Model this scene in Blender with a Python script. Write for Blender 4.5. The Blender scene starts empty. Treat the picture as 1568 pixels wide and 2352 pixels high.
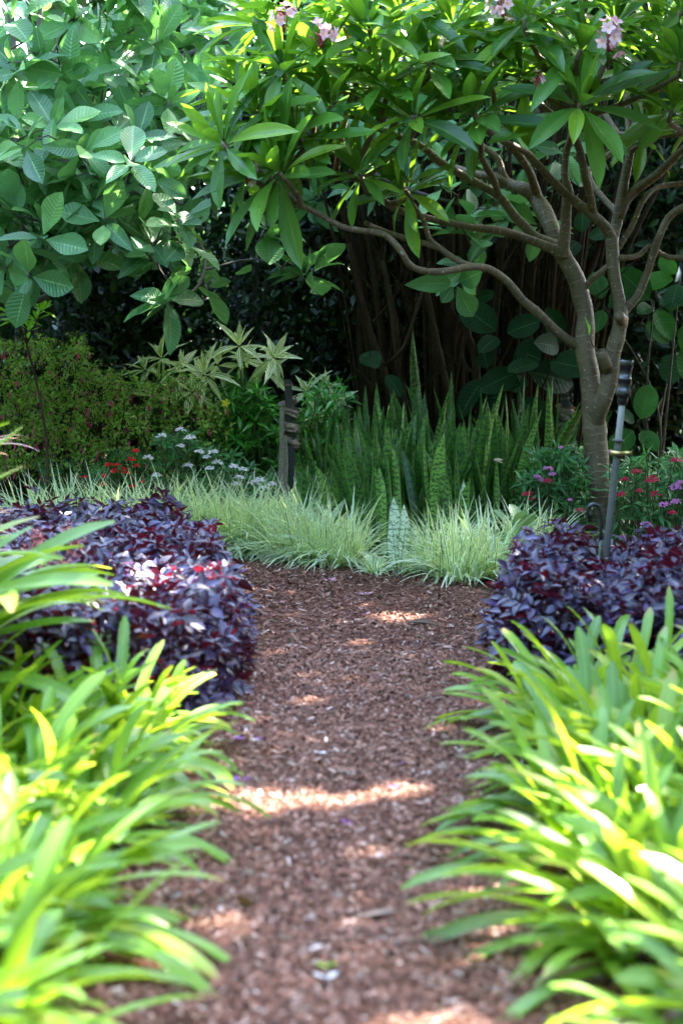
import bpy, math, random
import numpy as np
from mathutils import Vector

R = np.random.default_rng(11)
random.seed(11)
rad = math.radians
scn = bpy.context.scene
COL = scn.collection

# ---------------------------------------------------------------- camera
CAM_H = 1.3
FPX, CX, CY = 3920.0, 784.0, 1176.0          # focal length in units of a 1568 x 2352 picture
PITCH = math.atan(326.0 / FPX)
cam_d = bpy.data.cameras.new('camera'); cam = bpy.data.objects.new('camera', cam_d); COL.objects.link(cam)
cam.location = (0, 0, CAM_H); cam.rotation_euler = (math.pi / 2 - PITCH, 0, 0)
cam_d.sensor_fit = 'VERTICAL'; cam_d.sensor_height = 36; cam_d.lens = 36 * FPX / 2352
cam_d.clip_start = 0.05; cam_d.clip_end = 500
cam_d.dof.use_dof = True; cam_d.dof.focus_distance = 11.2; cam_d.dof.aperture_fstop = 2.5
scn.camera = cam
_c, _s = math.cos(PITCH), math.sin(PITCH)

def ray(px, py):
    x, y, z = (px - CX) / FPX, 1.0, -(py - CY) / FPX
    return np.array([x, y * _c + z * _s, -y * _s + z * _c])
def P(px, py, d):
    """point seen at picture place (px, py) whose distance into the garden (world y) is d"""
    r = ray(px, py); r = r / r[1] * d
    return np.array([r[0], r[1], r[2] + CAM_H])
def G(px, py, z=0.0):
    r = ray(px, py); t = (z - CAM_H) / r[2]
    return np.array([r[0] * t, r[1] * t, z])

# ---------------------------------------------------------------- lamps and sky
SUN = np.array([0.56, 0.42, 0.80]); SUN /= np.linalg.norm(SUN)
EL = math.asin(SUN[2]); AZ = math.atan2(SUN[0], SUN[1])
ld = bpy.data.lights.new('sun', 'SUN'); ld.energy = 4.4; ld.angle = rad(0.55); ld.color = (1, 0.94, 0.82)
lo = bpy.data.objects.new('sun', ld); COL.objects.link(lo)
lo.rotation_euler = Vector(SUN).to_track_quat('Z', 'Y').to_euler(); lo.location = (0, 0, 20)
w = bpy.data.worlds.new('World'); scn.world = w; w.use_nodes = True
nt = w.node_tree; nt.nodes.clear()
sky = nt.nodes.new('ShaderNodeTexSky'); sky.sky_type = 'NISHITA'; sky.sun_disc = False
sky.sun_elevation = EL; sky.sun_rotation = AZ; sky.dust_density = 2.0; sky.air_density = 1.2
bg = nt.nodes.new('ShaderNodeBackground'); bg.inputs[1].default_value = 0.15
ou = nt.nodes.new('ShaderNodeOutputWorld')
nt.links.new(sky.outputs[0], bg.inputs[0]); nt.links.new(bg.outputs[0], ou.inputs[0])
vs = scn.view_settings; vs.view_transform = 'Standard'; vs.look = 'None'; vs.gamma = 1; vs.exposure = 4.2
cy = scn.cycles
cy.max_bounces = 7; cy.diffuse_bounces = 4; cy.glossy_bounces = 2; cy.transmission_bounces = 4; cy.transparent_max_bounces = 4
cy.use_denoising = True; cy.sample_clamp_indirect = 6; cy.caustics_reflective = False; cy.caustics_refractive = False

# ---------------------------------------------------------------- materials
class NT:
    def __init__(s, name):
        s.m = bpy.data.materials.new(name); s.m.use_nodes = True; s.t = s.m.node_tree; s.t.nodes.clear()
        s.out = s.n('ShaderNodeOutputMaterial')
    def n(s, typ, **kw):
        o = s.t.nodes.new(typ)
        for k, v in kw.items(): setattr(o, k, v)
        return o
    def set(s, inp, v):
        if isinstance(v, bpy.types.NodeSocket): s.t.links.new(v, inp)
        elif isinstance(v, (tuple, list)) and len(v) == 3 and inp.type == 'RGBA': inp.default_value = (*v, 1)
        else: inp.default_value = v
    def math(s, op, a, b=0.0, c=None):
        o = s.n('ShaderNodeMath', operation=op); s.set(o.inputs[0], a); s.set(o.inputs[1], b)
        if c is not None: s.set(o.inputs[2], c)
        return o.outputs[0]
    def mix(s, f, a, b, bt='MIX'):
        o = s.n('ShaderNodeMix', data_type='RGBA', blend_type=bt); s.set(o.inputs[0], f); s.set(o.inputs[6], a); s.set(o.inputs[7], b)
        return o.outputs[2]
    def noise(s, vec, scale, det=3, rough=0.5, dist=0.0):
        o = s.n('ShaderNodeTexNoise'); s.set(o.inputs['Vector'], vec); o.inputs['Scale'].default_value = scale
        o.inputs['Detail'].default_value = det; o.inputs['Roughness'].default_value = rough; o.inputs['Distortion'].default_value = dist
        return o.outputs[0]
    def ramp(s, f, stops, interp='LINEAR'):
        o = s.n('ShaderNodeValToRGB'); s.set(o.inputs[0], f); e = o.color_ramp.elements; o.color_ramp.interpolation = interp
        while len(e) < len(stops): e.new(0.5)
        for q, (p, c) in zip(e, stops): q.position = p; q.color = (*c, 1) if len(c) == 3 else c
        return o.outputs[0]
    def mapr(s, f, a, b, c=0.0, d=1.0):
        o = s.n('ShaderNodeMapRange'); s.set(o.inputs[0], f); s.set(o.inputs[1], a); s.set(o.inputs[2], b); s.set(o.inputs[3], c); s.set(o.inputs[4], d)
        return o.outputs[0]
    def bump(s, h, strength=0.3, dist=0.01):
        o = s.n('ShaderNodeBump'); s.set(o.inputs['Height'], h); o.inputs['Strength'].default_value = strength; o.inputs['Distance'].default_value = dist
        return o.outputs[0]
    def bsdf(s, col, rough=0.5, spec=0.5, nrm=None, metal=0.0):
        o = s.n('ShaderNodeBsdfPrincipled'); s.set(o.inputs['Base Color'], col); s.set(o.inputs['Roughness'], rough)
        o.inputs['Specular IOR Level'].default_value = spec; o.inputs['Metallic'].default_value = metal
        if nrm is not None: s.set(o.inputs['Normal'], nrm)
        return o.outputs[0]
    def done(s, sh):
        s.t.links.new(sh, s.out.inputs[0]); return s.m

def uvs(t):
    o = t.n('ShaderNodeUVMap'); x = t.n('ShaderNodeSeparateXYZ'); t.set(x.inputs[0], o.outputs[0])
    return o.outputs[0], x.outputs[0], x.outputs[1]

def leaf_mat(name, ca, cb, cc=None, back=None, tr=0.3, tcol=None, rough=0.38, spec=0.5, veins=0, vcol=None, vk=0.5,
             mid=0.0, stripe=None, edge=None, tip=None, bumpk=0.25, blotch=0.0):
    t = NT(name); uv, u, v = uvs(t)
    geo = t.n('ShaderNodeNewGeometry'); rnd = geo.outputs['Random Per Island']
    stops = [(0.0, ca), (1.0, cb)] if cc is None else [(0.0, ca), (0.8, cb), (1.0, cc)]
    col = t.ramp(rnd, stops)
    tc = t.n('ShaderNodeTexCoord')
    big = t.noise(tc.outputs['Object'], 9.0, 3)
    col = t.mix(t.mapr(big, 0.35, 0.7, 0, 0.35), col, t.mix(1.0, col, (0.55, 0.6, 0.55), 'MULTIPLY'))
    au = t.math('ABSOLUTE', t.math('SUBTRACT', u, 0.5))
    nrm = None
    vc = vcol or tuple(min(1, c * 2.2 + 0.03) for c in cb)
    h = None
    if veins:
        ph = t.math('ADD', t.math('MULTIPLY', v, float(veins)), t.math('MULTIPLY', au, -veins * 0.30))
        tri = t.math('ABSOLUTE', t.math('SUBTRACT', t.math('FRACT', ph), 0.5))
        line = t.mapr(tri, 0.0, 0.10, 1.0, 0.0)
        col = t.mix(t.math('MULTIPLY', line, 0.45 * vk), col, vc)
        h = t.math('MULTIPLY', tri, 1.0)
        nrm = t.bump(h, bumpk, 0.02)
    if mid:
        ml = t.mapr(au, 0.0, mid, 1.0, 0.0); ml = t.math('GREATER_THAN', ml, 0.35)
        col = t.mix(t.math('MULTIPLY', ml, 0.75), col, vc)
    if stripe:                       # pale lengthwise bands
        sc, n_, lo_, hi_ = stripe
        wv = t.math('SINE', t.math('MULTIPLY', au, n_)); col = t.mix(t.mapr(wv, lo_, hi_), col, sc)
    if edge:
        col = t.mix(t.mapr(au, edge[1], edge[1] + 0.06), col, edge[0])
    if tip:
        col = t.mix(t.math('MULTIPLY', t.mapr(v, tip[1], 1.0), t.mapr(rnd, tip[2], tip[2] + 0.05)), col, tip[0])
    if blotch:
        b = t.noise(tc.outputs['Object'], 45.0, 2); col = t.mix(t.math('MULTIPLY', t.math('GREATER_THAN', b, 0.68), blotch), col, (0.18, 0.1, 0.03))
    bf = geo.outputs['Backfacing']
    fcol = t.mix(bf, col, back) if back else col
    p = t.bsdf(fcol, t.mapr(big, 0.3, 0.7, rough - 0.05, rough + 0.1), spec, nrm)
    if tr > 0:
        tl = t.n('ShaderNodeBsdfTranslucent')
        if tcol: t.set(tl.inputs[0], t.mix(0.75, col, tcol))
        else: t.set(tl.inputs[0], t.mix(1.0, col, (1.7, 1.9, 0.9), 'MULTIPLY'))
        ms = t.n('ShaderNodeMixShader'); ms.inputs[0].default_value = tr
        t.t.links.new(p, ms.inputs[1]); t.t.links.new(tl.outputs[0], ms.inputs[2]); p = ms.outputs[0]
    return t.done(p)

def bark_mat(name, ca, cb, rings=0, rough=0.8, sc=30, b=0.6, spec=0.3, lichen=None):
    t = NT(name); uv, u, v = uvs(t); tc = t.n('ShaderNodeTexCoord')
    n1 = t.noise(tc.outputs['Object'], sc, 5, 0.6); n2 = t.noise(tc.outputs['Object'], 5, 3)
    col = t.mix(n1, ca, cb); col = t.mix(t.mapr(n2, 0.4, 0.7, 0, 0.5), col, tuple(c * 0.55 for c in ca))
    h = n1
    if rings:
        rg = t.math('SINE', t.math('ADD', t.math('MULTIPLY', v, float(rings)), t.math('MULTIPLY', n2, 14.0)))
        thin = t.mapr(rg, 0.72, 1.0)
        thin = t.math('MULTIPLY', thin, t.mapr(t.noise(tc.outputs['Object'], 17, 2), 0.42, 0.55))
        col = t.mix(t.math('MULTIPLY', thin, 0.35), col, tuple(c * 1.6 for c in cb)); h = t.math('ADD', n1, t.math('MULTIPLY', thin, 0.9))
    if lichen:
        l = t.noise(tc.outputs['Object'], 38, 2); col = t.mix(t.mapr(l, 0.68, 0.72), col, lichen)
    return t.done(t.bsdf(col, rough, spec, t.bump(h, b, 0.01)))

def plain_mat(name, col, rough=0.5, spec=0.5, metal=0.0, nz=0.0, nsc=40):
    t = NT(name); tc = t.n('ShaderNodeTexCoord'); nz_ = t.noise(tc.outputs['Object'], nsc, 4)
    c = t.mix(t.mapr(nz_, 0.3, 0.7, 0, 1), tuple(x * (1 - nz) for x in col), tuple(min(1, x * (1 + nz)) for x in col))
    return t.done(t.bsdf(c, rough, spec, t.bump(nz_, 0.15, 0.003), metal))

# ---------------------------------------------------------------- mesh assembly
class Geo:
    """numpy mesh accumulator: vertices, quads, uv per vertex"""
    def __init__(s): s.V = []; s.F = []; s.U = []; s.M = []; s.n = 0
    def add(s, V, F, U, mi=0):
        V = np.asarray(V, float); F = np.asarray(F, int)
        s.V.append(V); s.F.append(F + s.n); s.U.append(np.asarray(U, float)); s.M.append(np.full(len(F), mi)); s.n += len(V)
    def build(s, name, mats, parent=None, smooth=True):
        V = np.concatenate(s.V); F = np.concatenate(s.F); U = np.concatenate(s.U); M = np.concatenate(s.M)
        me = bpy.data.meshes.new(name)
        me.vertices.add(len(V)); me.vertices.foreach_set('co', V.astype(np.float32).ravel())
        me.loops.add(F.size); me.loops.foreach_set('vertex_index', F.astype(np.int32).ravel())
        me.polygons.add(len(F)); me.polygons.foreach_set('loop_start', np.arange(0, F.size, 4, dtype=np.int32))
        me.polygons.foreach_set('loop_total', np.full(len(F), 4, dtype=np.int32))
        ul = me.uv_layers.new(name='UVMap'); ul.data.foreach_set('uv', U[F.ravel()].astype(np.float32).ravel())
        mats = mats if isinstance(mats, (list, tuple)) else [mats]
        for m in mats: me.materials.append(m)
        me.polygons.foreach_set('material_index', M.astype(np.int32))
        me.polygons.foreach_set('use_smooth', np.full(len(F), smooth))
        me.update(); me.validate()
        o = bpy.data.objects.new(name, me); COL.objects.link(o)
        if parent is not None: o.parent = parent; o.matrix_parent_inverse = parent.matrix_world.inverted()
        return o

def gridF(nu, nv):
    f = []
    for j in range(nv - 1):
        for i in range(nu - 1):
            a = j * nu + i; f.append((a, a + 1, a + nu + 1, a + nu))
    return np.array(f)

def tag(o, label=None, cat=None, group=None, kind=None):
    if label: o['label'] = label
    if cat: o['category'] = cat
    if group: o['group'] = group
    if kind: o['kind'] = kind
    return o
def thing(name, label, cat, loc=(0, 0, 0), group=None):
    o = bpy.data.objects.new(name, None); COL.objects.link(o); o.location = [float(q) for q in loc]; o.empty_display_size = 0.1
    bpy.context.view_layer.update()
    return tag(o, label, cat, group)

def leaf_tmpl(kind='ovate', rows=6, aspect=0.45, fold=0.12, curve=0.15, wave=0.0, across=5):
    """unit-length leaf along +y, normal +z"""
    s = np.linspace(0, 1, rows)
    if kind == 'ovate': wd = np.sin(np.pi * s ** 0.75) ** 0.85
    elif kind == 'obovate': wd = np.sin(np.pi * s ** 1.35) ** 0.8 * 0.98 + 0.03
    elif kind == 'lance': wd = np.sin(np.pi * s ** 0.9) ** 1.1
    elif kind == 'round': wd = np.sin(np.pi * s ** 0.95) ** 0.55
    elif kind == 'heart': wd = np.sin(np.pi * s ** 0.6) ** 0.8
    elif kind == 'petal': wd = np.sin(np.pi * s ** 1.6) ** 0.6 + 0.1
    wd = np.maximum(wd, 0.03) * aspect * 0.5
    V = []; U = []
    t = np.linspace(-1, 1, across)
    for j in range(rows):
        for i in range(across):
            x = t[i] * wd[j]
            z = abs(t[i]) * fold * wd[j] * 2 - curve * s[j] ** 2 + wave * math.sin(s[j] * 13 + i) * abs(t[i])
            V.append((x, s[j], z)); U.append((0.5 + t[i] * 0.5, s[j]))
    return np.array(V), gridF(across, rows), np.array(U)

def norm(a): return a / np.maximum(np.linalg.norm(a, axis=-1, keepdims=True), 1e-9)

class Leaves:
    def __init__(s, tmpls): s.T = tmpls; s.p = []; s.d = []; s.n = []; s.l = []; s.w = []
    def add(s, p, d, n, l, w=1.0):
        s.p.append(p); s.d.append(d); s.n.append(n); s.l.append(l); s.w.append(w)
    def addmany(s, p, d, n, l, w=None):
        s.p.extend(list(p)); s.d.extend(list(d)); s.n.extend(list(n)); s.l.extend(list(l)); s.w.extend(list(np.ones(len(p)) if w is None else w))
    def into(s, geo, mi=0):
        if not s.p: return
        p = np.array(s.p, float); d = norm(np.array(s.d, float)); n = np.array(s.n, float); l = np.array(s.l, float)[:, None, None]; w_ = np.array(s.w, float)
        n = norm(n - (n * d).sum(1, keepdims=True) * d + 1e-6); x = np.cross(d, n)
        k = R.integers(0, len(s.T), len(p))
        for ti, (V, F, U) in enumerate(s.T):
            m = k == ti; c = m.sum()
            if c == 0: continue
            VV = p[m][:, None, :] + l[m] * (V[None, :, 0:1] * x[m][:, None, :] * w_[m][:, None, None] + V[None, :, 1:2] * d[m][:, None, :] + V[None, :, 2:3] * n[m][:, None, :])
            FF = F[None] + (np.arange(c) * len(V))[:, None, None]
            geo.add(VV.reshape(-1, 3), FF.reshape(-1, 4), np.tile(U, (c, 1)), mi)
    def build(s, name, mat, parent=None):
        g = Geo(); s.into(g); return g.build(name, mat, parent)

def rvec(n=None):
    v = R.normal(size=(3,) if n is None else (n, 3)); return norm(v)

def whorl(L, c, axis, n, ln, spread=(50, 100), droop=0.0, jit=0.15, petiole=0.03, w=(0.9, 1.1), twist=0.25):
    """leaves radiating round an axis: spread is the angle from the axis"""
    axis = norm(np.array(axis, float)); a = norm(np.cross(axis, rvec())); b = np.cross(axis, a)
    ph0 = R.uniform(0, 6.28)
    for i in range(n):
        ph = ph0 + i * 2.39996 + R.normal() * 0.15
        f = (i + 0.5) / n
        th = rad(spread[0] + (spread[1] - spread[0]) * f + R.normal() * 8)
        rd = a * math.cos(ph) + b * math.sin(ph)
        d = norm(axis * math.cos(th) + rd * math.sin(th) + rvec() * jit)
        d[2] -= droop * f; d = norm(d)
        nn = norm(axis * math.sin(th) - rd * math.cos(th) + rvec() * twist)
        l = ln * R.uniform(0.72, 1.12) * (0.6 + 0.4 * min(1, f * 2.2))
        L.add(c + d * petiole, d, nn, l, R.uniform(*w))

def catmull(pts, rr, step):
    pts = np.array(pts, float); rr = np.array(rr, float)
    if len(pts) < 2: return pts, rr
    ex = np.vstack([2 * pts[0] - pts[1], pts, 2 * pts[-1] - pts[-2]]); er = np.concatenate([[rr[0]], rr, [rr[-1]]])
    O = []; OR = []
    for i in range(1, len(ex) - 2):
        p0, p1, p2, p3 = ex[i - 1:i + 3]
        k = max(1, int(np.linalg.norm(p2 - p1) / step + 0.5))
        for j in range(k):
            t = j / k
            O.append(0.5 * ((2 * p1) + (p2 - p0) * t + (2 * p0 - 5 * p1 + 4 * p2 - p3) * t * t + (3 * p1 - p0 - 3 * p2 + p3) * t ** 3))
            OR.append(er[i] * (1 - t) + er[i + 1] * t)
    O.append(pts[-1]); OR.append(rr[-1])
    return np.array(O), np.array(OR)

def tube(geo, pts, rr, ns=8, step=0.08, mi=0, rough=0.0, cap=True):
    if np.isscalar(rr): rr = [rr] * len(pts)
    P_, r_ = catmull(pts, rr, step)
    n = len(P_); T = norm(np.gradient(P_, axis=0))
    up = np.array([0, 0, 1.0]) if abs(T[0][2]) < 0.9 else np.array([1.0, 0, 0])
    X = norm(np.cross(T[0], up)); ang = np.linspace(0, 2 * np.pi, ns + 1)
    V = []; U = []; L = 0.0
    ca, sa = np.cos(ang), np.sin(ang)
    for i in range(n):
        if i: X = norm(X - T[i] * X.dot(T[i])); L += np.linalg.norm(P_[i] - P_[i - 1])
        Y = np.cross(T[i], X)
        rv = r_[i] * (1 + (rough * R.normal() if rough else 0))
        V.append(P_[i] + rv * (ca[:, None] * X + sa[:, None] * Y)); U.append(np.stack([ang / 6.283, np.full(ns + 1, L)], 1))
    if cap:
        for e, q in ((0, 0), (len(V) - 1, -1)):
            ring = np.tile(P_[q], (ns + 1, 1)) + (V[e] - P_[q]) * 0.02
            if q == 0: V.insert(0, ring); U.insert(0, U[0])
            else: V.append(ring); U.append(U[-1])
    geo.add(np.concatenate(V), gridF(ns + 1, len(V)), np.concatenate(U), mi)
    return P_, r_

def box(geo, c, sx, sy, sz, mi=0, ax=None):
    ax = np.eye(3) if ax is None else ax
    q = np.array([(i, j, k) for k in (-.5, .5) for j in (-.5, .5) for i in (-.5, .5)]) * (sx, sy, sz)
    V = np.array(c) + q @ ax
    F = [(0, 2, 3, 1), (4, 5, 7, 6), (0, 1, 5, 4), (2, 6, 7, 3), (0, 4, 6, 2), (1, 3, 7, 5)]
    geo.add(V, F, [(0, 0), (1, 0), (0, 1), (1, 1)] * 2, mi)

def lathe(geo, p0, p1, prof, ns=20, mi=0):
    """prof: (t along p0-p1, radius)"""
    p0 = np.array(p0, float); p1 = np.array(p1, float); ax = p1 - p0; a = norm(ax); X = norm(np.cross(a, [0, 1, 0.1])); Y = np.cross(a, X)
    ang = np.linspace(0, 2 * np.pi, ns + 1); V = []; U = []
    for t, r in prof:
        V.append(p0 + ax * t + r * (np.cos(ang)[:, None] * X + np.sin(ang)[:, None] * Y)); U.append(np.stack([ang / 6.283, np.full(ns + 1, t)], 1))
    geo.add(np.concatenate(V), gridF(ns + 1, len(prof)), np.concatenate(U), mi)

def blades(geo, base, az, th0, th1, L, W, K=9, fold=0.18, blunt=False, pw=1.3, mi=0, sway=None, nu=3):
    n = len(base); s = np.linspace(0, 1, K); cur = np.array(base, float).copy(); rows = []
    sway = R.normal(size=n) * 0.25 if sway is None else sway
    nrm0 = R.normal(size=n) * 0.25
    tt = np.linspace(-1, 1, nu)
    for j in range(K):
        th = th0 + (th1 - th0) * s[j] ** pw; a = az + sway * s[j]
        d = np.stack([np.cos(a) * np.cos(th), np.sin(a) * np.cos(th), np.sin(th)], 1)
        if j: cur = cur + d * (L / (K - 1))[:, None]
        cur[:, 2] = np.maximum(cur[:, 2], 0.012 + 0.01 * (j % 2))
        side = np.stack([-np.sin(a), np.cos(a), np.zeros(n)], 1); nn = np.cross(d, side)
        side = side * np.cos(nrm0)[:, None] + nn * np.sin(nrm0)[:, None]; nn = np.cross(d, side)
        if blunt: wd = min(1.0, 0.55 + 0.9 * s[j]) * (1 if s[j] < 0.85 else math.sqrt(max(0.02, 1 - ((s[j] - 0.85) / 0.15) ** 2 * 0.93)))
        else: wd = min(1, 0.5 + s[j] * 2) * (1 - s[j] ** 2.2) + 0.02
        wv = (W * wd * 0.5)[:, None]
        rows.append(np.stack([cur + side * wv * t - nn * wv * fold * 2 * abs(t) * -1 for t in tt], 1))
    V = np.stack(rows, 1)                                # n,K,nu,3
    U = np.tile(np.stack(np.meshgrid(tt * .5 + .5, s, indexing='xy'), -1).reshape(-1, 2), (n, 1))
    F = gridF(nu, K)[None] + (np.arange(n) * K * nu)[:, None, None]
    geo.add(V.reshape(-1, 3), F.reshape(-1, 4), U, mi)

def in_poly(x, y, poly):
    c = False; j = len(poly) - 1
    for i in range(len(poly)):
        xi, yi = poly[i]; xj, yj = poly[j]
        if (yi > y) != (yj > y) and x < (xj - xi) * (y - yi) / (yj - yi) + xi: c = not c
        j = i
    return c
def sample_poly(poly, n):
    xs = [p[0] for p in poly]; ys = [p[1] for p in poly]; o = []
    while len(o) < n:
        x, y = R.uniform(min(xs), max(xs)), R.uniform(min(ys), max(ys))
        if in_poly(x, y, poly): o.append((x, y))
    return o

T_OV = [leaf_tmpl('ovate', 7, 0.5, 0.14, c) for c in (0.05, 0.2, 0.32)]
T_OVS = [leaf_tmpl('ovate', 4, 0.5, 0.2, c, across=3) for c in (0.0, 0.2)]
T_LN = [leaf_tmpl('lance', 7, 0.26, 0.2, c) for c in (0.05, 0.2, 0.38)]
T_LNS = [leaf_tmpl('lance', 4, 0.32, 0.2, c, across=3) for c in (0.05, 0.25)]
T_FR = [leaf_tmpl('obovate', 9, 0.255, 0.2, c) for c in (-0.05, 0.08, 0.2, 0.32)]
T_BR = [leaf_tmpl(k_, 9, a_, 0.16, c, w_) for k_, a_, c, w_ in (('obovate', .56, 0.04, 0.004), ('obovate', .5, 0.16, 0.012), ('ovate', .5, 0.28, 0.016), ('obovate', .6, -0.06, 0.014), ('ovate', .44, .1, .01), ('round', .46, .2, .012))]
T_RD = [leaf_tmpl('round', 8, 0.68, 0.1, c) for c in (0.05, 0.2)]
T_PT = [leaf_tmpl('petal', 4, 0.55, 0.1, c, across=3) for c in (0.15, -0.15)]

# ================================================================= GROUND AND PATH
def soil_mat():
    t = NT('soil'); tc = t.n('ShaderNodeTexCoord'); a = t.noise(tc.outputs['Object'], 40, 6, 0.7); b = t.noise(tc.outputs['Object'], 2.5, 3)
    c = t.ramp(a, [(0.3, (0.02, 0.012, 0.008)), (0.55, (0.07, 0.04, 0.026)), (0.75, (0.12, 0.075, 0.05))]); c = t.mix(t.mapr(b, 0.35, 0.7, 0, 0.5), c, (0.03, 0.02, 0.013))
    return t.done(t.bsdf(c, 0.9, 0.2, t.bump(a, 1.0, 0.02)))
def path_mat():
    t = NT('path_mulch'); tc = t.n('ShaderNodeTexCoord'); o = tc.outputs['Object']
    a = t.noise(o, 90, 6, 0.75); b = t.noise(o, 2.2, 4, 0.6); vo = t.n('ShaderNodeTexVoronoi'); vo.inputs['Scale'].default_value = 95; t.set(vo.inputs['Vector'], o)
    sx = t.n('ShaderNodeSeparateXYZ'); t.set(sx.inputs[0], vo.outputs['Color'])
    c = t.ramp(sx.outputs[0], [(0.0, (0.03, 0.011, 0.008)), (0.45, (0.09, 0.03, 0.019)), (0.8, (0.14, 0.05, 0.033)), (1.0, (0.24, 0.12, 0.09))])
    c = t.mix(t.mapr(b, 0.35, 0.68, 0, 0.55), c, (0.12, 0.034, 0.018)); c = t.mix(t.mapr(a, 0.3, 0.6, 0.5, 0), c, (0.03, 0.014, 0.01))
    return t.done(t.bsdf(c, 0.85, 0.25, t.bump(t.math('ADD', a, sx.outputs[1]), 0.9, 0.012)))
g = Geo(); n = 60
def gz(x, y): return 0.35 * max(0, (y - 17)) * 0.12 + (max(0, abs(x) - 9) * 0.03)
xs = np.concatenate([np.linspace(-150, -12, 8), np.linspace(-10, 10, 41), np.linspace(12, 150, 8)]); ys = np.concatenate([np.linspace(-100, -4, 6), np.linspace(-3, 30, 67), np.linspace(34, 200, 9)])
V = np.array([(x, y, gz(x, y) * 0.6) for y in ys for x in xs]); F = gridF(len(xs), len(ys))
g.add(V, F, V[:, :2]); go = g.build('ground', soil_mat()); tag(go, kind='structure')

def path_edges(d):
    """left and right edge of the bark path at distance d"""
    l = np.interp(d, [-4, 2, 4, 6, 7.8, 9.5, 10.3], [-.62, -.62, -.6, -.5, -.47, -.62, -.75])
    r = np.interp(d, [-4, 2, 4, 6, 7.6, 9.0, 10.3], [.62, .62, .62, .66, .7, .86, 1.0])
    return l, r
# outline strips: the straight run, then a bend to the left behind the purple bed
cen = [(-0.0, -4), (0, 2), (0.02, 4), (.08, 6), (.11, 7.8), (.1, 9.0), (0.02, 9.9), (-0.5, 10.7), (-1.4, 11.25), (-2.4, 11.5), (-4, 11.7), (-8, 11.8)]
wid = [0.62, 0.62, 0.61, 0.58, 0.58, 0.72, 0.82, 0.62, 0.42, 0.38, .38, .38]
cp, cw = catmull([(a, b, 0) for a, b in cen], wid, 0.12)
T = norm(np.gradient(cp, axis=0)); S = np.stack([-T[:, 1], T[:, 0], np.zeros(len(T))], 1)
nu = 15; V = []; 
for i in range(len(cp)):
    for k in range(nu):
        t_ = -1 + 2 * k / (nu - 1); e = 0.03 * math.sin(i * 0.9) + R.normal() * 0.012
        q = cp[i] + S[i] * t_ * (cw[i] + e); q[2] = 0.012 + 0.012 * (1 - t_ * t_) + R.normal() * 0.0015; V.append(q)
V = np.array(V); g = Geo(); g.add(V, gridF(nu, len(cp)), V[:, :2]); po = g.build('path', path_mat()); tag(po, kind='structure')

chipM = NT('bark_chip'); geo_ = chipM.n('ShaderNodeNewGeometry')
cc = chipM.ramp(geo_.outputs['Random Per Island'], [(0.0, (0.05, 0.02, 0.012)), (0.3, (0.13, 0.05, 0.03)), (0.6, (0.22, 0.09, 0.056)), (0.86, (0.33, 0.165, 0.115)), (0.97, (0.5, 0.33, 0.27)), (1.0, (0.6, 0.5, 0.45))])
chipM = chipM.done(chipM.bsdf(cc, 0.75, 0.25))
def chips(n, ymin, ymax, smin, smax):
    i = []; 
    idx = np.where((cp[:, 1] > ymin - .1) & (cp[:, 1] < ymax + .6))[0]
    k = R.choice(idx, n); t_ = R.uniform(-1.03, 1.03, n); q = cp[k] + S[k] * (t_ * cw[k])[:, None] + R.normal(size=(n, 3)) * 0.05
    q[:, 2] = 0.014 + 0.012 * (1 - np.clip(t_, -1, 1) ** 2) + R.uniform(0.002, 0.012, n)
    a = R.uniform(0, 6.28, n); tl = R.normal(size=(n, 2)) * 0.28
    L = R.uniform(smin, smax, n); W = L * R.uniform(0.15, 0.45, n)
    x = np.stack([np.cos(a), np.sin(a), tl[:, 0]], 1); y = np.stack([-np.sin(a), np.cos(a), tl[:, 1]], 1)
    V = np.stack([q + x * (sx * L / 2)[:, None] + y * (sy * W / 2)[:, None] for sx, sy in ((-1, -1), (1, -.7), (.9, 1), (-1, .8))], 1).reshape(-1, 3)
    return V, np.arange(n * 4).reshape(-1, 4)
g = Geo()
for args in ((100000, 2.6, 7.0, 0.006, 0.018), (9000, 2.6, 7, .02, .036), (66000, 7.0, 11.6, 0.008, 0.024), (6000, 7, 11.6, .025, .045)):
    V, F = chips(*args); g.add(V, F, V[:, :2])
o = g.build('bark_mulch', chipM, smooth=False); tag(o, 'loose reddish brown bark chips covering the garden path', 'bark mulch', kind='stuff')
# bits of litter on the soil under the plants
g = Geo(); n = 9000; q = np.stack([R.uniform(-5, 5, n), R.uniform(2, 16, n), R.uniform(0.01, 0.03, n)], 1)
L = Leaves(T_OVS); L.addmany(q, norm(np.stack([R.normal(size=n), R.normal(size=n), R.normal(size=n) * .15], 1)), np.tile([0, 0, 1.], (n, 1)) + R.normal(size=(n, 3)) * .25, R.uniform(.02, .07, n))
n = 260; k_ = R.choice(np.where((cp[:, 1] > 2.5) & (cp[:, 1] < 11.5))[0], n); t_ = np.sign(R.normal(size=n)) * R.uniform(0, 1, n) ** .5; q = cp[k_] + S[k_] * (t_ * cw[k_])[:, None]; q[:, 2] = .036
L.addmany(q, norm(np.stack([R.normal(size=n), R.normal(size=n), R.normal(size=n) * .1], 1)), np.tile([0, 0, 1.], (n, 1)) + R.normal(size=(n, 3)) * .2, R.uniform(.015, .05, n))
litM = leaf_mat('dry_leaf', (0.09, 0.05, 0.03), (0.22, 0.13, 0.08), tr=0.1)
o = L.build('leaf_litter', litM); tag(o, 'scattered dry brown leaf litter on the soil of the beds', 'leaf litter', kind='stuff')

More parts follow.
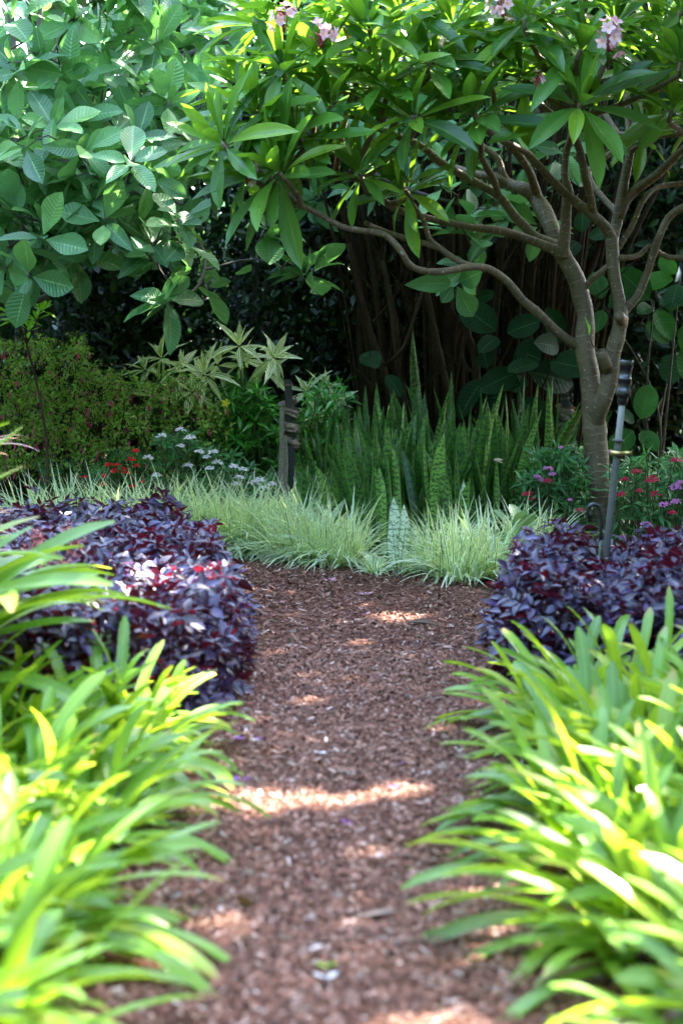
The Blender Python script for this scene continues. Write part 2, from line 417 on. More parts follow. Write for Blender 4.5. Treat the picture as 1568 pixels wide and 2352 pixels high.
# ================================================================= PLANT MATERIALS
M_AGA = leaf_mat('strap_leaf', (0.07, 0.19, 0.015), (0.19, 0.38, 0.03), (0.42, 0.46, 0.06), tr=0.42, tcol=(0.45, 0.62, 0.03), rough=0.34, spec=0.5, mid=0.04, stripe=((0.2, 0.36, 0.06), 95.0, 0.2, 1.6), tip=((0.4, 0.26, 0.08), 0.9, 0.7))
M_LIR = leaf_mat('variegated_grass_leaf', (0.08, 0.18, 0.05), (0.24, 0.36, 0.12), (0.38, 0.32, 0.14), tr=0.28, rough=0.42, edge=((0.86, 0.89, 0.7), 0.15))
M_PUR = leaf_mat('purple_leaf', (0.008, 0.005, 0.018), (0.028, 0.018, 0.075), (0.06, 0.046, 0.155), back=(0.018, 0.004, 0.014), tr=0.11, tcol=(0.5, 0.012, 0.03), rough=0.42, spec=.7, mid=0.06, vcol=(0.08, 0.02, 0.06))  # lighter lavender leaves put some bluish sky sheen into the colour
M_FRA = leaf_mat('frangipani_leaf', (0.02, 0.09, 0.025), (0.10, 0.28, 0.03), (0.26, 0.42, 0.03), back=(0.06, 0.17, 0.03), tr=0.36, tcol=(0.27, 0.52, 0.02), rough=0.3, spec=0.55, veins=19, vcol=(0.12, 0.25, 0.05), vk=0.6, mid=0.07, bumpk=0.15)
M_BRO = leaf_mat('broad_leaf', (0.03, 0.12, 0.045), (0.12, 0.32, 0.09), (0.22, 0.42, 0.11), back=(0.12, 0.30, 0.13), tr=0.26, tcol=(0.16, 0.42, 0.07), rough=0.42, spec=0.7, veins=12, vk=0.3, mid=0.05, bumpk=0.3, vcol=(0.22, 0.4, 0.15), blotch=0.5)
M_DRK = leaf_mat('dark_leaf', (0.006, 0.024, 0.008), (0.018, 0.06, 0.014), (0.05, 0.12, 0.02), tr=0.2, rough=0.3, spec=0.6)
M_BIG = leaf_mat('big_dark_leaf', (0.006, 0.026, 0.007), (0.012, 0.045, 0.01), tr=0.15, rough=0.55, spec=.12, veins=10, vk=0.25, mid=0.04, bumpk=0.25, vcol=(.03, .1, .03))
M_FUC = leaf_mat('small_leaf', (0.12, 0.25, 0.03), (0.30, 0.46, 0.07), (0.4, 0.22, 0.12), tr=0.3, rough=0.45)
M_GRN = leaf_mat('glossy_leaf', (0.035, 0.17, 0.02), (0.09, 0.32, 0.03), tr=0.28, rough=0.28, spec=0.65, mid=0.06)
M_PEN = leaf_mat('pentas_leaf', (0.03, 0.13, 0.04), (0.09, 0.27, 0.07), tr=0.25, rough=0.42, veins=7, vk=0.4)
M_DRA = leaf_mat('striped_leaf', (0.05, 0.13, 0.02), (0.09, 0.19, 0.03), tr=0.3, rough=0.35, stripe=((0.82, 0.82, 0.5), 30.0, -0.2, 0.2))
M_YNG = leaf_mat('young_leaf', (0.26, 0.55, 0.05), (0.38, 0.66, 0.08), tr=0.4, rough=0.4, mid=0.06)
M_BROM = leaf_mat('pale_leaf', (0.2, 0.33, 0.17), (0.26, 0.4, 0.2), tr=0.2, rough=0.4)
M_CAN = leaf_mat('canopy_leaf', (0.02, 0.06, 0.015), (0.04, 0.12, 0.02), tr=0.25, rough=0.4)
def petal_mat(name, a, b, tr=0.3, ctr=None):
    t = NT(name); ge = t.n('ShaderNodeNewGeometry'); uv, u, v = uvs(t); c = t.ramp(ge.outputs['Random Per Island'], [(0, a), (1, b)])
    if ctr: c = t.mix(t.mapr(v, 0.35, 0.0), c, ctr)
    tl = t.n('ShaderNodeBsdfTranslucent'); t.set(tl.inputs[0], c); ms = t.n('ShaderNodeMixShader'); ms.inputs[0].default_value = tr
    t.t.links.new(t.bsdf(c, 0.5, 0.3), ms.inputs[1]); t.t.links.new(tl.outputs[0], ms.inputs[2]); return t.done(ms.outputs[0])
M_WHT = petal_mat('white_petal', (0.74, 0.62, 0.68), (0.86, 0.8, 0.8))
M_PNK = petal_mat('pink_petal', (0.55, 0.13, 0.42), (0.72, 0.3, 0.6))
M_RED = petal_mat('red_petal', (0.45, 0.01, 0.05), (0.65, 0.03, 0.09))
M_SCR = petal_mat('scarlet_petal', (0.6, 0.01, 0.01), (0.8, 0.04, 0.03))
M_MAG = petal_mat('magenta_petal', (0.65, 0.03, 0.18), (0.8, 0.08, 0.32))
M_FRF = petal_mat('frangipani_petal', (0.8, 0.42, 0.5), (0.88, 0.66, 0.7), ctr=(0.85, 0.45, 0.08))
M_BUD = petal_mat('red_stalk', (0.35, 0.04, 0.08), (0.5, 0.1, 0.14), 0.1)
M_YEL = petal_mat('yellow_petal', (0.8, 0.65, 0.02), (0.85, 0.7, 0.05))
M_VIO = petal_mat('violet_petal', (0.2, 0.05, 0.32), (0.3, 0.1, 0.42))
M_BARK = bark_mat('frangipani_bark', (0.085, 0.055, 0.028), (0.21, 0.15, 0.085), rings=120, sc=36, b=0.5, lichen=(0.4, 0.38, 0.3), spec=0.45, rough=0.6)
M_BRN = bark_mat('brown_stem', (0.018, 0.011, 0.004), (0.075, 0.046, 0.016), sc=28, rough=0.7)
M_GRY = bark_mat('grey_bark', (0.06, 0.05, 0.045), (0.16, 0.14, 0.13), sc=22)
M_STM = bark_mat('green_stem', (0.05, 0.09, 0.03), (0.1, 0.14, 0.05), sc=30, b=0.2)
M_PST = bark_mat('purple_stem', (0.05, 0.01, 0.02), (0.09, 0.02, 0.04), sc=30, b=0.2)

# ================================================================= STRAP-LEAVED CLUMPS BY THE PATH
def strap_clump(c, n, Lr, Wr, label, size=0.16, name='strap_leaved_clump', cat='strap-leaved plant', group=None, mat=None, th=(50, 88), end=(-55, 15), lean=None):
    root = thing(name, label, cat, (c[0], c[1], 0), group)
    r_ = size * np.sqrt(R.uniform(0, 1, n)); a = R.uniform(0, 6.283, n)
    base = np.stack([c[0] + r_ * np.cos(a), c[1] + r_ * np.sin(a), np.full(n, 0.01)], 1)
    az = a + R.normal(size=n) * 1.0
    if lean is not None:
        vx = np.cos(az) + lean[0]; vy = np.sin(az) + lean[1]; az = np.arctan2(vy, vx)
    g = Geo()
    f = R.uniform(0, 1, n) ** 0.8
    blades(g, base, az, np.radians(th[1] + (th[0] - th[1]) * f), np.radians(end[1] + (end[0] - end[1]) * f + R.normal(size=n) * 10), R.uniform(*Lr, n), R.uniform(*Wr, n), K=14, blunt=True, fold=0.14, sway=R.normal(size=n) * .5, pw=R.uniform(.9, 2.2, n))
    g.build('foliage', mat or M_AGA, root)
    g = Geo()
    for i in range(1): tube(g, [c_ for c_ in (np.array([c[0] + R.normal() * size * .4, c[1] + R.normal() * size * .4, 0.0]),) for c_ in (c_, c_ + [0, 0, .07])], [0.02, 0.012], 6)
    g.build('rootstock', M_STM, root)
    return root
GL, GR = 'strap-leaved clumps left of the path', 'strap-leaved clumps right of the path'
left_clumps = [
 ((-.86, 2.35), 'long green strappy clump in the very bottom left corner, spilling over the bark'),
 ((-1.05, 2.75), 'yellow-lit strappy clump at the left edge just above the bottom left corner'),
 ((-.84, 3.05), 'strappy green clump whose drooping leaf tips touch the path near the bottom streak of light'),
 ((-1.35, 3.5), 'strappy clump at the left edge with bright yellow sunlit leaves pointing right'),
 ((-.86, 3.75), 'strappy clump beside the long streak of sunlight, leaves arching over the left path edge'),
 ((-1.2, 4.3), 'mid-bed strappy green clump at the left, behind the yellow sunlit leaves'),
 ((-.84, 4.6), 'strappy green clump bordering the path just in front of the purple bed'),
 ((-1.6, 4.8), 'strappy lime green clump at the left edge level with the front of the purple bed'),
 ((-1.15, 5.2), 'strappy clump with leaf tips overlapping the front of the left purple bed'),
 ((-.86, 5.45), 'rearmost strappy clump beside the path, touching the red-lit purple leaves'),
 ((-1.6, 5.75), 'rearmost strappy clump at the far left, under the arching lily leaves'),
 ((-1.7, 4.15), 'strappy lime clump at the left edge, second above the yellow sunlit leaves'),
 ((-1.35, 2.2), 'dim strappy clump hidden at the far left bottom'),
 ((-1.25, 5.9), 'strappy lime clump in the top row of the left bed, tips against purple foliage'),
]
for (x, y), lab in left_clumps:
    strap_clump((x, y), 190, (0.3, 0.54), (0.030, 0.046), lab, group=GL, th=(10, 86), end=(-55, 40), lean=(0.15, -0.1), size=.24)
right_clumps = [
 ((.92, 2.3), 'strappy clump in the bottom right corner with blurred narrow leaves'),
 ((1.15, 2.7), 'strappy clump at the right edge just above the bottom right corner'),
 ((.88, 3.0), 'green strappy clump arching left across the path near the bottom of the frame'),
 ((1.25, 3.3), 'strappy clump at the right edge with white glaring sunlit leaves'),
 ((.80, 3.7), 'strappy clump with a long pale sunlit leaf reaching over the path'),
 ((1.25, 4.1), 'brightest yellow-green backlit strappy clump in the middle of the right bed'),
 ((.86, 4.45), 'strappy clump with dark green leaves dipping onto the right path edge'),
 ((1.5, 4.7), 'strappy clump at the right edge with upright lit leaves under the purple bed'),
 ((1.0, 5.1), 'strappy clump with spreading leaves halfway up the right bed, beside the bare bark'),
 ((1.45, 5.5), 'tall strappy clump at right with upright leaves before the purple bed'),
 ((1.0, 5.85), 'rearmost strappy clump on the right, leaf tips in front of the purple bed corner'),
 ((1.65, 4.1), 'glaring yellow-white strappy clump at the right edge halfway up the bed'),
 ((1.3, 4.85), 'strappy clump filling the right bed between the upright and the spreading ones'),
 ((1.5, 2.2), 'dim strappy clump hidden at the far right bottom'),
 ((1.75, 5.9), 'tallest strappy clump at the right frame edge, overlapping the purple bed'),
]
for (x, y), lab in right_clumps:
    strap_clump((x - .1 + (.13 if y < 3.8 else 0.03), y), 190, (0.3, 0.58), (0.030, 0.046), lab, group=GR, th=(15, 88), end=(-45, 50), lean=(-0.1, -0.1), size=.24)

# arching lily at the left edge
r1 = strap_clump((-1.58, 5.5), 62, (0.9, 1.35), (0.055, 0.085), 'tall arching lily-like plant with long broad leaves at the left edge above the purple bed', name='arching_lily', cat='lily', th=(66, 89), end=(-25, 35), lean=(0.6, 0))
# ================================================================= PURPLE BEDS
def hedge(name, label, outline, top, nl, seed_box, h0=0.42):
    root = thing(name, label, 'purple hedge', (np.mean([p[0] for p in outline]), np.mean([p[1] for p in outline]), 0), 'purple-leaved beds beside the path')
    L = Leaves(T_OV); st = Geo(); poly = outline
    def edge_d(x, y):
        m = 9
        for i in range(len(poly)):
            a = np.array(poly[i - 1]); b = np.array(poly[i]); t_ = np.clip(((x - a[0]) * (b[0] - a[0]) + (y - a[1]) * (b[1] - a[1])) / ((b - a) ** 2).sum(), 0, 1)
            q = a + (b - a) * t_; m = min(m, math.hypot(x - q[0], y - q[1]))
        return m
    k = 0
    for (x, y) in sample_poly(poly, nl):
        e = edge_d(x, y)
        hh = top * (1 + 0.22 * math.sin(x * 7.1 + y * 4.3) * math.sin(y * 6.3 - x * 3) + R.normal() * 0.07)
        zt = hh * min(1, (e / 0.16) ** 0.45 + 0.12)
        hgt = zt * (1 - R.uniform(0, 1) ** 2.2 * (0.95 if e < 0.3 else 0.55))
        c = np.array([x, y, hgt]); whorl(L, c, [R.normal() * .35, R.normal() * .35 - 0.1, 1.0], 6, 0.074, (45, 105), 0.15, 0.3, 0.01, (0.8, 1.15), 0.5)
        if k % 3 == 0: tube(st, [[x + R.normal() * .05, y + R.normal() * .05, 0], [x, y, hgt * .6], c], [0.005, 0.003, 0.002], 4, 0.2, cap=False)
        k += 1
    L.build('foliage', M_PUR, root); st.build('stems', M_PST, root)
    return root
hedge('purple_hedge', 'low purple-black leafy bed with red glints on the left of the bark path', [(-.5, 5.9), (-.40, 6.6), (-.42, 7.9), (-.60, 9.2), (-.80, 10.2), (-1.3, 10.75), (-3.6, 10.9), (-3.6, 5.95), (-1.2, 5.6)], 0.42, 8200, 0)
hedge('purple_hedge', 'low purple-black leafy bed on the right, with the sprinkler pole standing in it', [(.68, 6.9), (.66, 7.7), (.8, 8.5), (1.0, 8.9), (2.3, 9.1), (3.6, 9.1), (3.6, 6.2), (1.4, 6.2)], 0.41, 6200, 0)

# ================================================================= VARIEGATED GRASS CLUMPS
def grass(c, n, lab, Lr=(0.34, 0.55), sz=0.16, lean=None):
    root = thing('variegated_grass_clump', lab, 'ornamental grass', (c[0], c[1], 0), 'variegated grass clumps edging the far bed')
    r_ = sz * np.sqrt(R.uniform(0, 1, n)); a = R.uniform(0, 6.283, n); g = Geo()
    base = np.stack([c[0] + r_ * np.cos(a), c[1] + r_ * np.sin(a), np.full(n, 0.01)], 1); az = a + R.normal(size=n) * 0.7
    if lean: az = np.arctan2(np.sin(az) + lean[1], np.cos(az) + lean[0])
    f = R.uniform(0, 1, n)
    blades(g, base, az, np.radians(88 - 55 * f), np.radians(50 - 110 * f + R.normal(size=n) * 15), R.uniform(*Lr, n), R.uniform(0.011, 0.022, n), K=7, fold=0.1, nu=5)
    g.build('foliage', M_LIR, root)
    if R.uniform() < 0.45:
        g = Geo(); L = Leaves(T_OVS)
        for i in range(4):
            b = np.array([c[0] + R.normal() * .08, c[1] - .12 + R.normal() * .05, 0.02]); t_ = b + [R.normal() * .04, -.06, R.uniform(.26, .36)]
            tube(g, [b, (b + t_) / 2 + [0, .01, 0], t_], [.002, .002, .0015], 4, .1)
            for j in range(16): L.add(b + (t_ - b) * R.uniform(.55, 1) + rvec() * .006, rvec(), rvec(), .008)
        L.into(g, 1); g.build('flower_spikes', [M_STM, M_WHT], root)
gl = []
front = [(555, 1262), (610, 1285), (665, 1297), (722, 1305), (760, 1308), (795, 1312)]
names = ['at the left end of the row by the purple bed', 'second along the row from the purple bed, below the wrapped stake', 'in front of the base of the wrapped black stake', 'right of the wrapped stake at the bark edge', 'drooping to the bark left of the pale snake plant leaves', 'nearest left neighbour of the two silvery snake plant leaves']
for (px, py), nm in zip(front, names): q = G(px, py - 6); gl.append((q[0], q[1], 'cream-striped grass clump ' + nm, 1.0))
row2 = [(80, 12.1), (165, 12.0), (245, 11.9), (325, 11.9), (400, 11.95), (475, 11.95), (545, 11.9), (620, 11.95), (700, 12.0)]
nm2 = ['behind the purple bed at the left edge of the garden', 'behind the purple bed, below the thin sapling', 'just left of the scarlet flowers', 'in front of the scarlet flowers', 'under the white flower heads', 'in front of the lower white flower heads', 'behind the purple bed corner', 'directly left of the wrapped stake foot', 'behind the front row, right of the wrapped stake']
for (px, d), nm in zip(row2, nm2): q = P(px, 1200, d); gl.append((q[0], q[1], 'tall cream-striped grass clump ' + nm, 1.5))
for (px, py, nm) in [(862, 1340, 'small and low at the foot of the silvery snake plant leaves'), (935, 1335, 'small and low between the silvery leaves and the bigger mound'), (1022, 1340, 'bright mound right of the silvery snake plant leaves'), (1065, 1352, 'bright mound at the far bend before the right purple bed'), (1120, 1345, 'big pale mound touching the right purple bed corner'), (1170, 1325, 'pale mound behind the right purple bed corner'), (1235, 1320, 'behind the right purple bed under the broad pale leaves')]:
    q = G(px, py - 10); gl.append((q[0], q[1] + .1, 'cream-striped grass clump ' + nm, 0.28 if 'small' in nm else 1.0))
for x, y, lab, k in gl: grass((x, y), int(R.uniform(130, 200) * (1.9 if k > 1.2 else 1 if k >= 1 else .5)), lab, (0.3 * min(k, 1.3) + .04, 0.56 * min(k, 1.25) + .02), 0.11 * k)

# ================================================================= SNAKE PLANTS
def snake_mat(name, base, band, pale, lo_=-0.1, hi_=0.55):
    t = NT(name); uv, u, v = uvs(t); ge = t.n('ShaderNodeNewGeometry'); rnd = ge.outputs['Random Per Island']
    au = t.math('ABSOLUTE', t.math('SUBTRACT', u, 0.5))
    cv = t.n('ShaderNodeCombineXYZ'); t.set(cv.inputs[0], t.math('MULTIPLY', u, 1.1)); t.set(cv.inputs[1], t.math('MULTIPLY', v, 9.0)); t.set(cv.inputs[2], t.math('MULTIPLY', rnd, 50.0))
    n1 = t.noise(cv.outputs[0], 2.2, 3, 0.6); cv2 = t.n('ShaderNodeCombineXYZ'); t.set(cv2.inputs[0], t.math('MULTIPLY', u, 9.0)); t.set(cv2.inputs[1], t.math('MULTIPLY', v, 20.0)); t.set(cv2.inputs[2], t.math('MULTIPLY', rnd, 50.0))
    n2 = t.noise(cv2.outputs[0], 2.5, 3, 0.6)
    ph = t.math('ADD', t.math('MULTIPLY', v, t.math('ADD', 105.0, t.math('MULTIPLY', rnd, 80.0))), t.math('ADD', t.math('MULTIPLY', n1, 20.0), t.math('MULTIPLY', n2, 6.0)))
    b = t.mapr(t.math('SINE', ph), lo_, hi_); b = t.math('MULTIPLY', b, t.mapr(n2, 0.3, 0.55, 0.45, 1.0))
    bc = t.mix(t.math('POWER', rnd, 1.8), base, pale); col = t.mix(b, bc, band); col = t.mix(t.math('MULTIPLY', t.math('GREATER_THAN', au, 0.44), .8), col, (0.13, 0.24, 0.04))
    p = t.bsdf(col, 0.4, 0.5, t.bump(t.noise(cv2.outputs[0], 3, 2), 0.1, 0.01)); tl = t.n('ShaderNodeBsdfTranslucent'); t.set(tl.inputs[0], col)
    ms = t.n('ShaderNodeMixShader'); ms.inputs[0].default_value = 0.12; t.t.links.new(p, ms.inputs[1]); t.t.links.new(tl.outputs[0], ms.inputs[2]); return t.done(ms.outputs[0])
M_SNK = snake_mat('snake_leaf', (0.03, 0.12, 0.012), (0.009, 0.036, 0.008), (0.28, 0.50, 0.10), 0.05, 0.7)
M_SNP = snake_mat('silver_snake_leaf', (0.62, 0.72, 0.50), (0.05, 0.16, 0.06), (0.72, 0.78, 0.58), 0.35, 0.75)
M_DRYT = plain_mat('dry_tip', (0.38, 0.29, 0.2), 0.8, nz=.3)
def snake_leaf(g, base, L, W, az, lean, mi=0, cup=0.5, tw=0.0, face=None):
    K = 16; nu = 7; s = np.linspace(0, 1, K); V = []; U = []
    face = az + math.pi / 2 if face is None else face
    for j in range(K):
        t_ = s[j]; a = face + tw * t_
        sd = np.array([math.cos(a), math.sin(a), 0]); out = np.array([math.sin(a), -math.cos(a), 0])
        c = np.array(base) + np.array([math.cos(az), math.sin(az), 0]) * (lean * L * t_ ** 1.3) + np.array([0, 0, L * t_ * math.cos(min(lean, .8))])
        wd = (0.42 + 1.13 * min(1, t_ * 2.2)) if t_ < .45 else 1.54 * max(0.02, 1 - ((t_ - .45) / .55) ** 3.1)
        wd *= W * 0.4; c = c + sd * 0.006 * math.sin(t_ * 9 + az * 3)
        for i in range(nu):
            q = -1 + 2 * i / (nu - 1); V.append(c + sd * q * wd - out * abs(q) ** 1.6 * wd * cup); U.append((q * .5 + .5, t_ * L))
    g.add(V, gridF(nu, K), U, mi)
snakes = []
# (px, base d, number, label, height range)
for px, d, n_, h, lab in [
 (745, 11.9, 7, (.45, .72), 'banded snake plant clump at the left end of the group, right of the wrapped stake'),
 (772, 12.5, 8, (.8, 1.05), 'banded snake plant clump at the back left, beside the striped foliage'),
 (815, 11.8, 9, (.6, .95), 'banded snake plant clump left of centre with one yellow-green leaning leaf'),
 (842, 12.6, 8, (.95, 1.25), 'banded snake plant clump in the back row left of the tallest leaf'),
 (872, 11.5, 8, (.65, 1.0), 'banded snake plant clump with a broad front leaf left of the silvery pair'),
 (905, 12.2, 9, (.85, 1.15), 'banded snake plant clump behind the silvery pair'),
 (950, 12.7, 7, (.9, 1.2), 'banded snake plant clump from which the single tallest leaf rises'),
 (965, 11.7, 9, (.6, 1.0), 'banded snake plant clump right of the silvery pair with leaning dark leaves'),
 (1010, 12.2, 9, (.8, 1.1), 'banded snake plant clump centre right behind the grass mound'),
 (1040, 11.6, 8, (.55, .95), 'banded snake plant clump just above the bright grass mound'),
 (1065, 12.7, 8, (.95, 1.3), 'banded snake plant clump in the back row below the brown stems'),
 (1095, 12.0, 9, (.7, 1.1), 'banded snake plant clump with a dry broken leaf top'),
 (1145, 12.3, 9, (.75, 1.15), 'banded snake plant clump left of the pink flowering bush'),
 (1190, 12.8, 8, (.8, 1.15), 'banded snake plant clump behind the pink flowering bush'),
 (1235, 13.0, 8, (.95, 1.3), 'banded snake plant clump at the right end with a tall leaf near the second stake'),
 (1262, 12.5, 6, (.5, .85), 'short dark snake plant clump between the second stake and the pink flowers')]:
    q = P(px, 1200, d); root = thing('snake_plant', lab, 'snake plant', (q[0], q[1], 0), 'snake plants in the far bed')
    g = Geo()
    for i in range(n_ + 8):
        a = R.uniform(0, 6.28); r_ = 0.15 * math.sqrt(R.uniform())
        snake_leaf(g, (q[0] + r_ * math.cos(a), q[1] + r_ * math.sin(a), 0), R.uniform(*h), R.uniform(.05, .092), R.uniform(0, 6.28), abs(R.normal()) * .24 + .02, tw=R.normal() * .7, cup=R.uniform(.2, .6), face=R.normal() * .8)
    if 'tallest' in lab:
        b = P(962, 1200, 12.7); snake_leaf(g, (b[0] + .03, b[1], 0), 1.6, .075, math.pi, .05, tw=.1, face=0.2)
    if 'yellow-green' in lab: b = P(835, 1200, 11.6); snake_leaf(g, (b[0], b[1], 0), .92, .1, math.pi * .95, .12, face=.2)
    if 'dry broken' in lab:
        b = P(1106, 1200, 11.7); g2 = Geo(); top = P(1139, 1056, 11.9)
        L = Leaves(T_OV); [L.add(top + [-.02, 0, 0], [1, -.2, -.1 * k], [0, -.5, 1], .07) for k in (0, 3)]; L.into(g2); g2.build('dry_tip', M_DRYT, root)
    g.build('leaves', M_SNK, root)
for (px, wpx, ytop, lab) in [(905, 33, 1148, 'left one of the two broad silvery white snake plant leaves standing in front'), (928, 27, 1165, 'right one of the two broad silvery white snake plant leaves standing in front'), (955, 24, 1210, 'short greyish silver snake plant leaf right of the silvery pair'), (1064, 22, 1140, 'pale green banded snake plant leaf behind the bright grass mound')]:
    q = G(px, 1322 if px < 1000 else 1290); g = Geo(); H = (1326 - ytop) / FPX * q[1] * 1.03
    root = thing('silver_snake_plant', lab, 'snake plant', q, 'pale snake plants'); snake_leaf(g, q, H, wpx / FPX * q[1] * .84, -math.pi / 2 + .15, .03, cup=.35)
    snake_leaf(g, q + [.06, .12, 0], H * .7, .07, -1.2, .1, cup=.3)
    g.build('leaves', M_SNP, root)

# ================================================================= FRANGIPANI TREE
fr = thing('frangipani_tree', 'frangipani tree with ringed forking trunk, long glossy leaves and pink flowers right of the path', 'tree', P(1376, 1270, 12.0))
TR = Geo(); nodes = []
def br(pts, ns=12, step=0.05):
    """pts: (px, py, d, radius in picture units)"""
    pp = [P(a, b, d) for a, b, d, r in pts]; rr = [r / FPX * d for a, b, d, r in pts]
    q, r_ = tube(TR, pp, rr, ns, step, rough=0.03)
    nodes.extend(zip(q[::2], r_[::2]))
br([(1380, 1290, 12, 40), (1376, 1230, 12, 33), (1374, 1180, 12, 30), (1369, 1066, 12, 28), (1365, 991, 12, 27), (1358, 925, 12, 24), (1353, 859, 12, 22), (1342, 802, 12, 23), (1344, 727, 12, 20), (1335, 689, 12, 20), (1322, 640, 12, 20), (1300, 600, 12, 19), (1284, 570, 12, 18)], 18)
br([(1366, 985, 12, 22), (1370, 950, 11.95, 22), (1385, 915, 11.9, 21), (1399, 870, 11.88, 20), (1404, 821, 11.88, 19), (1419, 764, 11.88, 18), (1425, 727, 11.88, 17), (1419, 680, 11.88, 15), (1409, 632, 11.88, 14), (1406, 590, 11.9, 15), (1404, 545, 11.9, 15)], 16)
br([(1395, 850, 11.85, 15), (1384, 822, 11.8, 14), (1378, 806, 11.78, 12)])                        # pruned stub
br([(1428, 735, 11.85, 14), (1422, 728, 11.75, 13), (1420, 727, 11.7, 9)])                         # pruned knot
br([(1334, 795, 12, 14), (1319, 791, 12, 12), (1278, 761, 11.9, 11), (1240, 723, 11.8, 10.5), (1199, 689, 11.7, 10), (1165, 648, 11.6, 9.5), (1130, 622, 11.5, 9), (1100, 613, 11.4, 8.5), (1064, 615, 11.3, 8.5), (999, 625, 11.2, 8), (944, 612, 11.1, 8), (919, 575, 11.0, 7.5), (884, 540, 11, 7.5), (834, 530, 10.9, 7), (784, 520, 10.8, 7), (720, 485, 10.8, 6.5), (680, 470, 10.7, 6)])
br([(1120, 618, 11.45, 7.5), (1060, 604, 11.5, 7), (1012, 572, 11.5, 7), (985, 548, 11.5, 6.5), (974, 510, 11.5, 6), (950, 475, 11.5, 6), (934, 450, 11.5, 6)])
br([(1010, 570, 11.5, 7), (960, 555, 11.5, 6.5), (909, 541, 11.5, 6.5), (864, 524, 11.5, 6), (840, 512, 11.4, 6)])
br([(1290, 580, 12, 16), (1264, 570, 11.95, 12), (1219, 552, 11.9, 10.5), (1154, 531, 11.8, 9.5), (1084, 522, 11.7, 8.5), (1000, 505, 11.6, 8), (909, 480, 11.5, 8), (859, 440, 11.4, 7.5), (814, 410, 11.3, 7.5), (740, 397, 11.2, 7), (690, 395, 11.2, 7), (650, 402, 11.1, 6.5)])
br([(1275, 565, 12, 15), (1230, 545, 12, 12), (1204, 520, 12, 11), (1180, 495, 12, 10.5), (1144, 450, 12, 10), (1084, 415, 12, 9.5), (1010, 372, 12, 9), (965, 335, 11.9, 8.5), (880, 300, 11.8, 8), (830, 270, 11.8, 7)])
br([(1144, 450, 12, 9), (1134, 415, 11.9, 8), (1115, 380, 11.8, 7.5), (1100, 350, 11.7, 7)])
br([(1290, 580, 12.05, 16), (1272, 540, 12.1, 17), (1252, 490, 12.2, 19), (1228, 455, 12.3, 17), (1205, 435, 12.3, 16), (1170, 424, 12.4, 13), (1140, 408, 12.4, 10.5), (1090, 400, 12.5, 9), (1040, 385, 12.6, 9)])
br([(1165, 420, 12.4, 9), (1152, 395, 12.4, 8), (1142, 365, 12.4, 8), (1100, 330, 12.4, 7)])
br([(1290, 590, 11.95, 15), (1297, 530, 11.9, 13), (1300, 480, 11.85, 12), (1304, 440, 11.8, 12), (1296, 400, 11.8, 9), (1300, 350, 11.8, 8), (1316, 300, 11.7, 8)])
br([(1235, 455, 12.3, 12), (1224, 420, 12.2, 10), (1210, 385, 12.1, 9), (1180, 345, 12, 8.5), (1150, 320, 12, 8)])
br([(1404, 550, 11.9, 14), (1395, 530, 11.9, 12.5), (1379, 510, 11.85, 12), (1349, 485, 11.8, 11), (1310, 455, 11.8, 10.5), (1284, 432, 11.75, 10), (1259, 405, 11.7, 9.5), (1234, 378, 11.6, 8.5), (1208, 350, 11.6, 8)])
br([(1360, 485, 11.8, 10), (1354, 450, 11.7, 9.5), (1344, 410, 11.6, 9.5), (1332, 350, 11.5, 9), (1319, 305, 11.4, 9), (1327, 260, 11.2, 8)])
br([(1404, 555, 11.95, 14), (1414, 515, 12, 13.5), (1424, 470, 12, 13), (1434, 410, 12, 11), (1446, 350, 12, 10), (1454, 300, 12.1, 10), (1470, 240, 12.2, 9.5), (1492, 180, 12.3, 9), (1520, 130, 12.4, 8), (1550, 80, 12.5, 7)])
br([(1420, 500, 12, 12), (1436, 460, 12, 12), (1460, 435, 12, 11), (1509, 400, 11.9, 10), (1560, 350, 11.8, 9), (1620, 300, 11.7, 8)])
br([(1446, 350, 12, 9), (1440, 250, 12.2, 8), (1425, 120, 12.5, 7.5), (1437, 20, 12.7, 7), (1445, -60, 12.8, 7)])
br([(1425, 725, 11.9, 11), (1445, 700, 11.9, 10), (1463, 680, 11.9, 9.5), (1484, 630, 11.9, 9), (1499, 582, 11.85, 9), (1514, 540, 11.8, 8.5), (1534, 500, 11.8, 8.5), (1568, 475, 11.7, 8), (1630, 460, 11.6, 7)])
br([(1406, 592, 11.9, 8), (1440, 592, 11.9, 6.5), (1469, 584, 12, 6), (1489, 565, 12, 6), (1503, 572, 12, 6.5), (1530, 590, 12, 6.5), (1600, 592, 12, 6)])
br([(1412, 580, 12, 8), (1424, 560, 12, 7), (1449, 520, 12, 6.5), (1475, 462, 12, 6.5), (1509, 430, 12.1, 6), (1568, 420, 12.2, 6), (1640, 400, 12.2, 6)])
br([(1335, 672, 12, 8), (1352, 648, 11.95, 7), (1375, 628, 11.9, 7), (1398, 610, 11.9, 7)])
br([(1400, 540, 12.1, 8), (1420, 500, 12.6, 7), (1350, 400, 12.9, 7), (1420, 330, 13, 7), (1380, 250, 13.2, 6)])
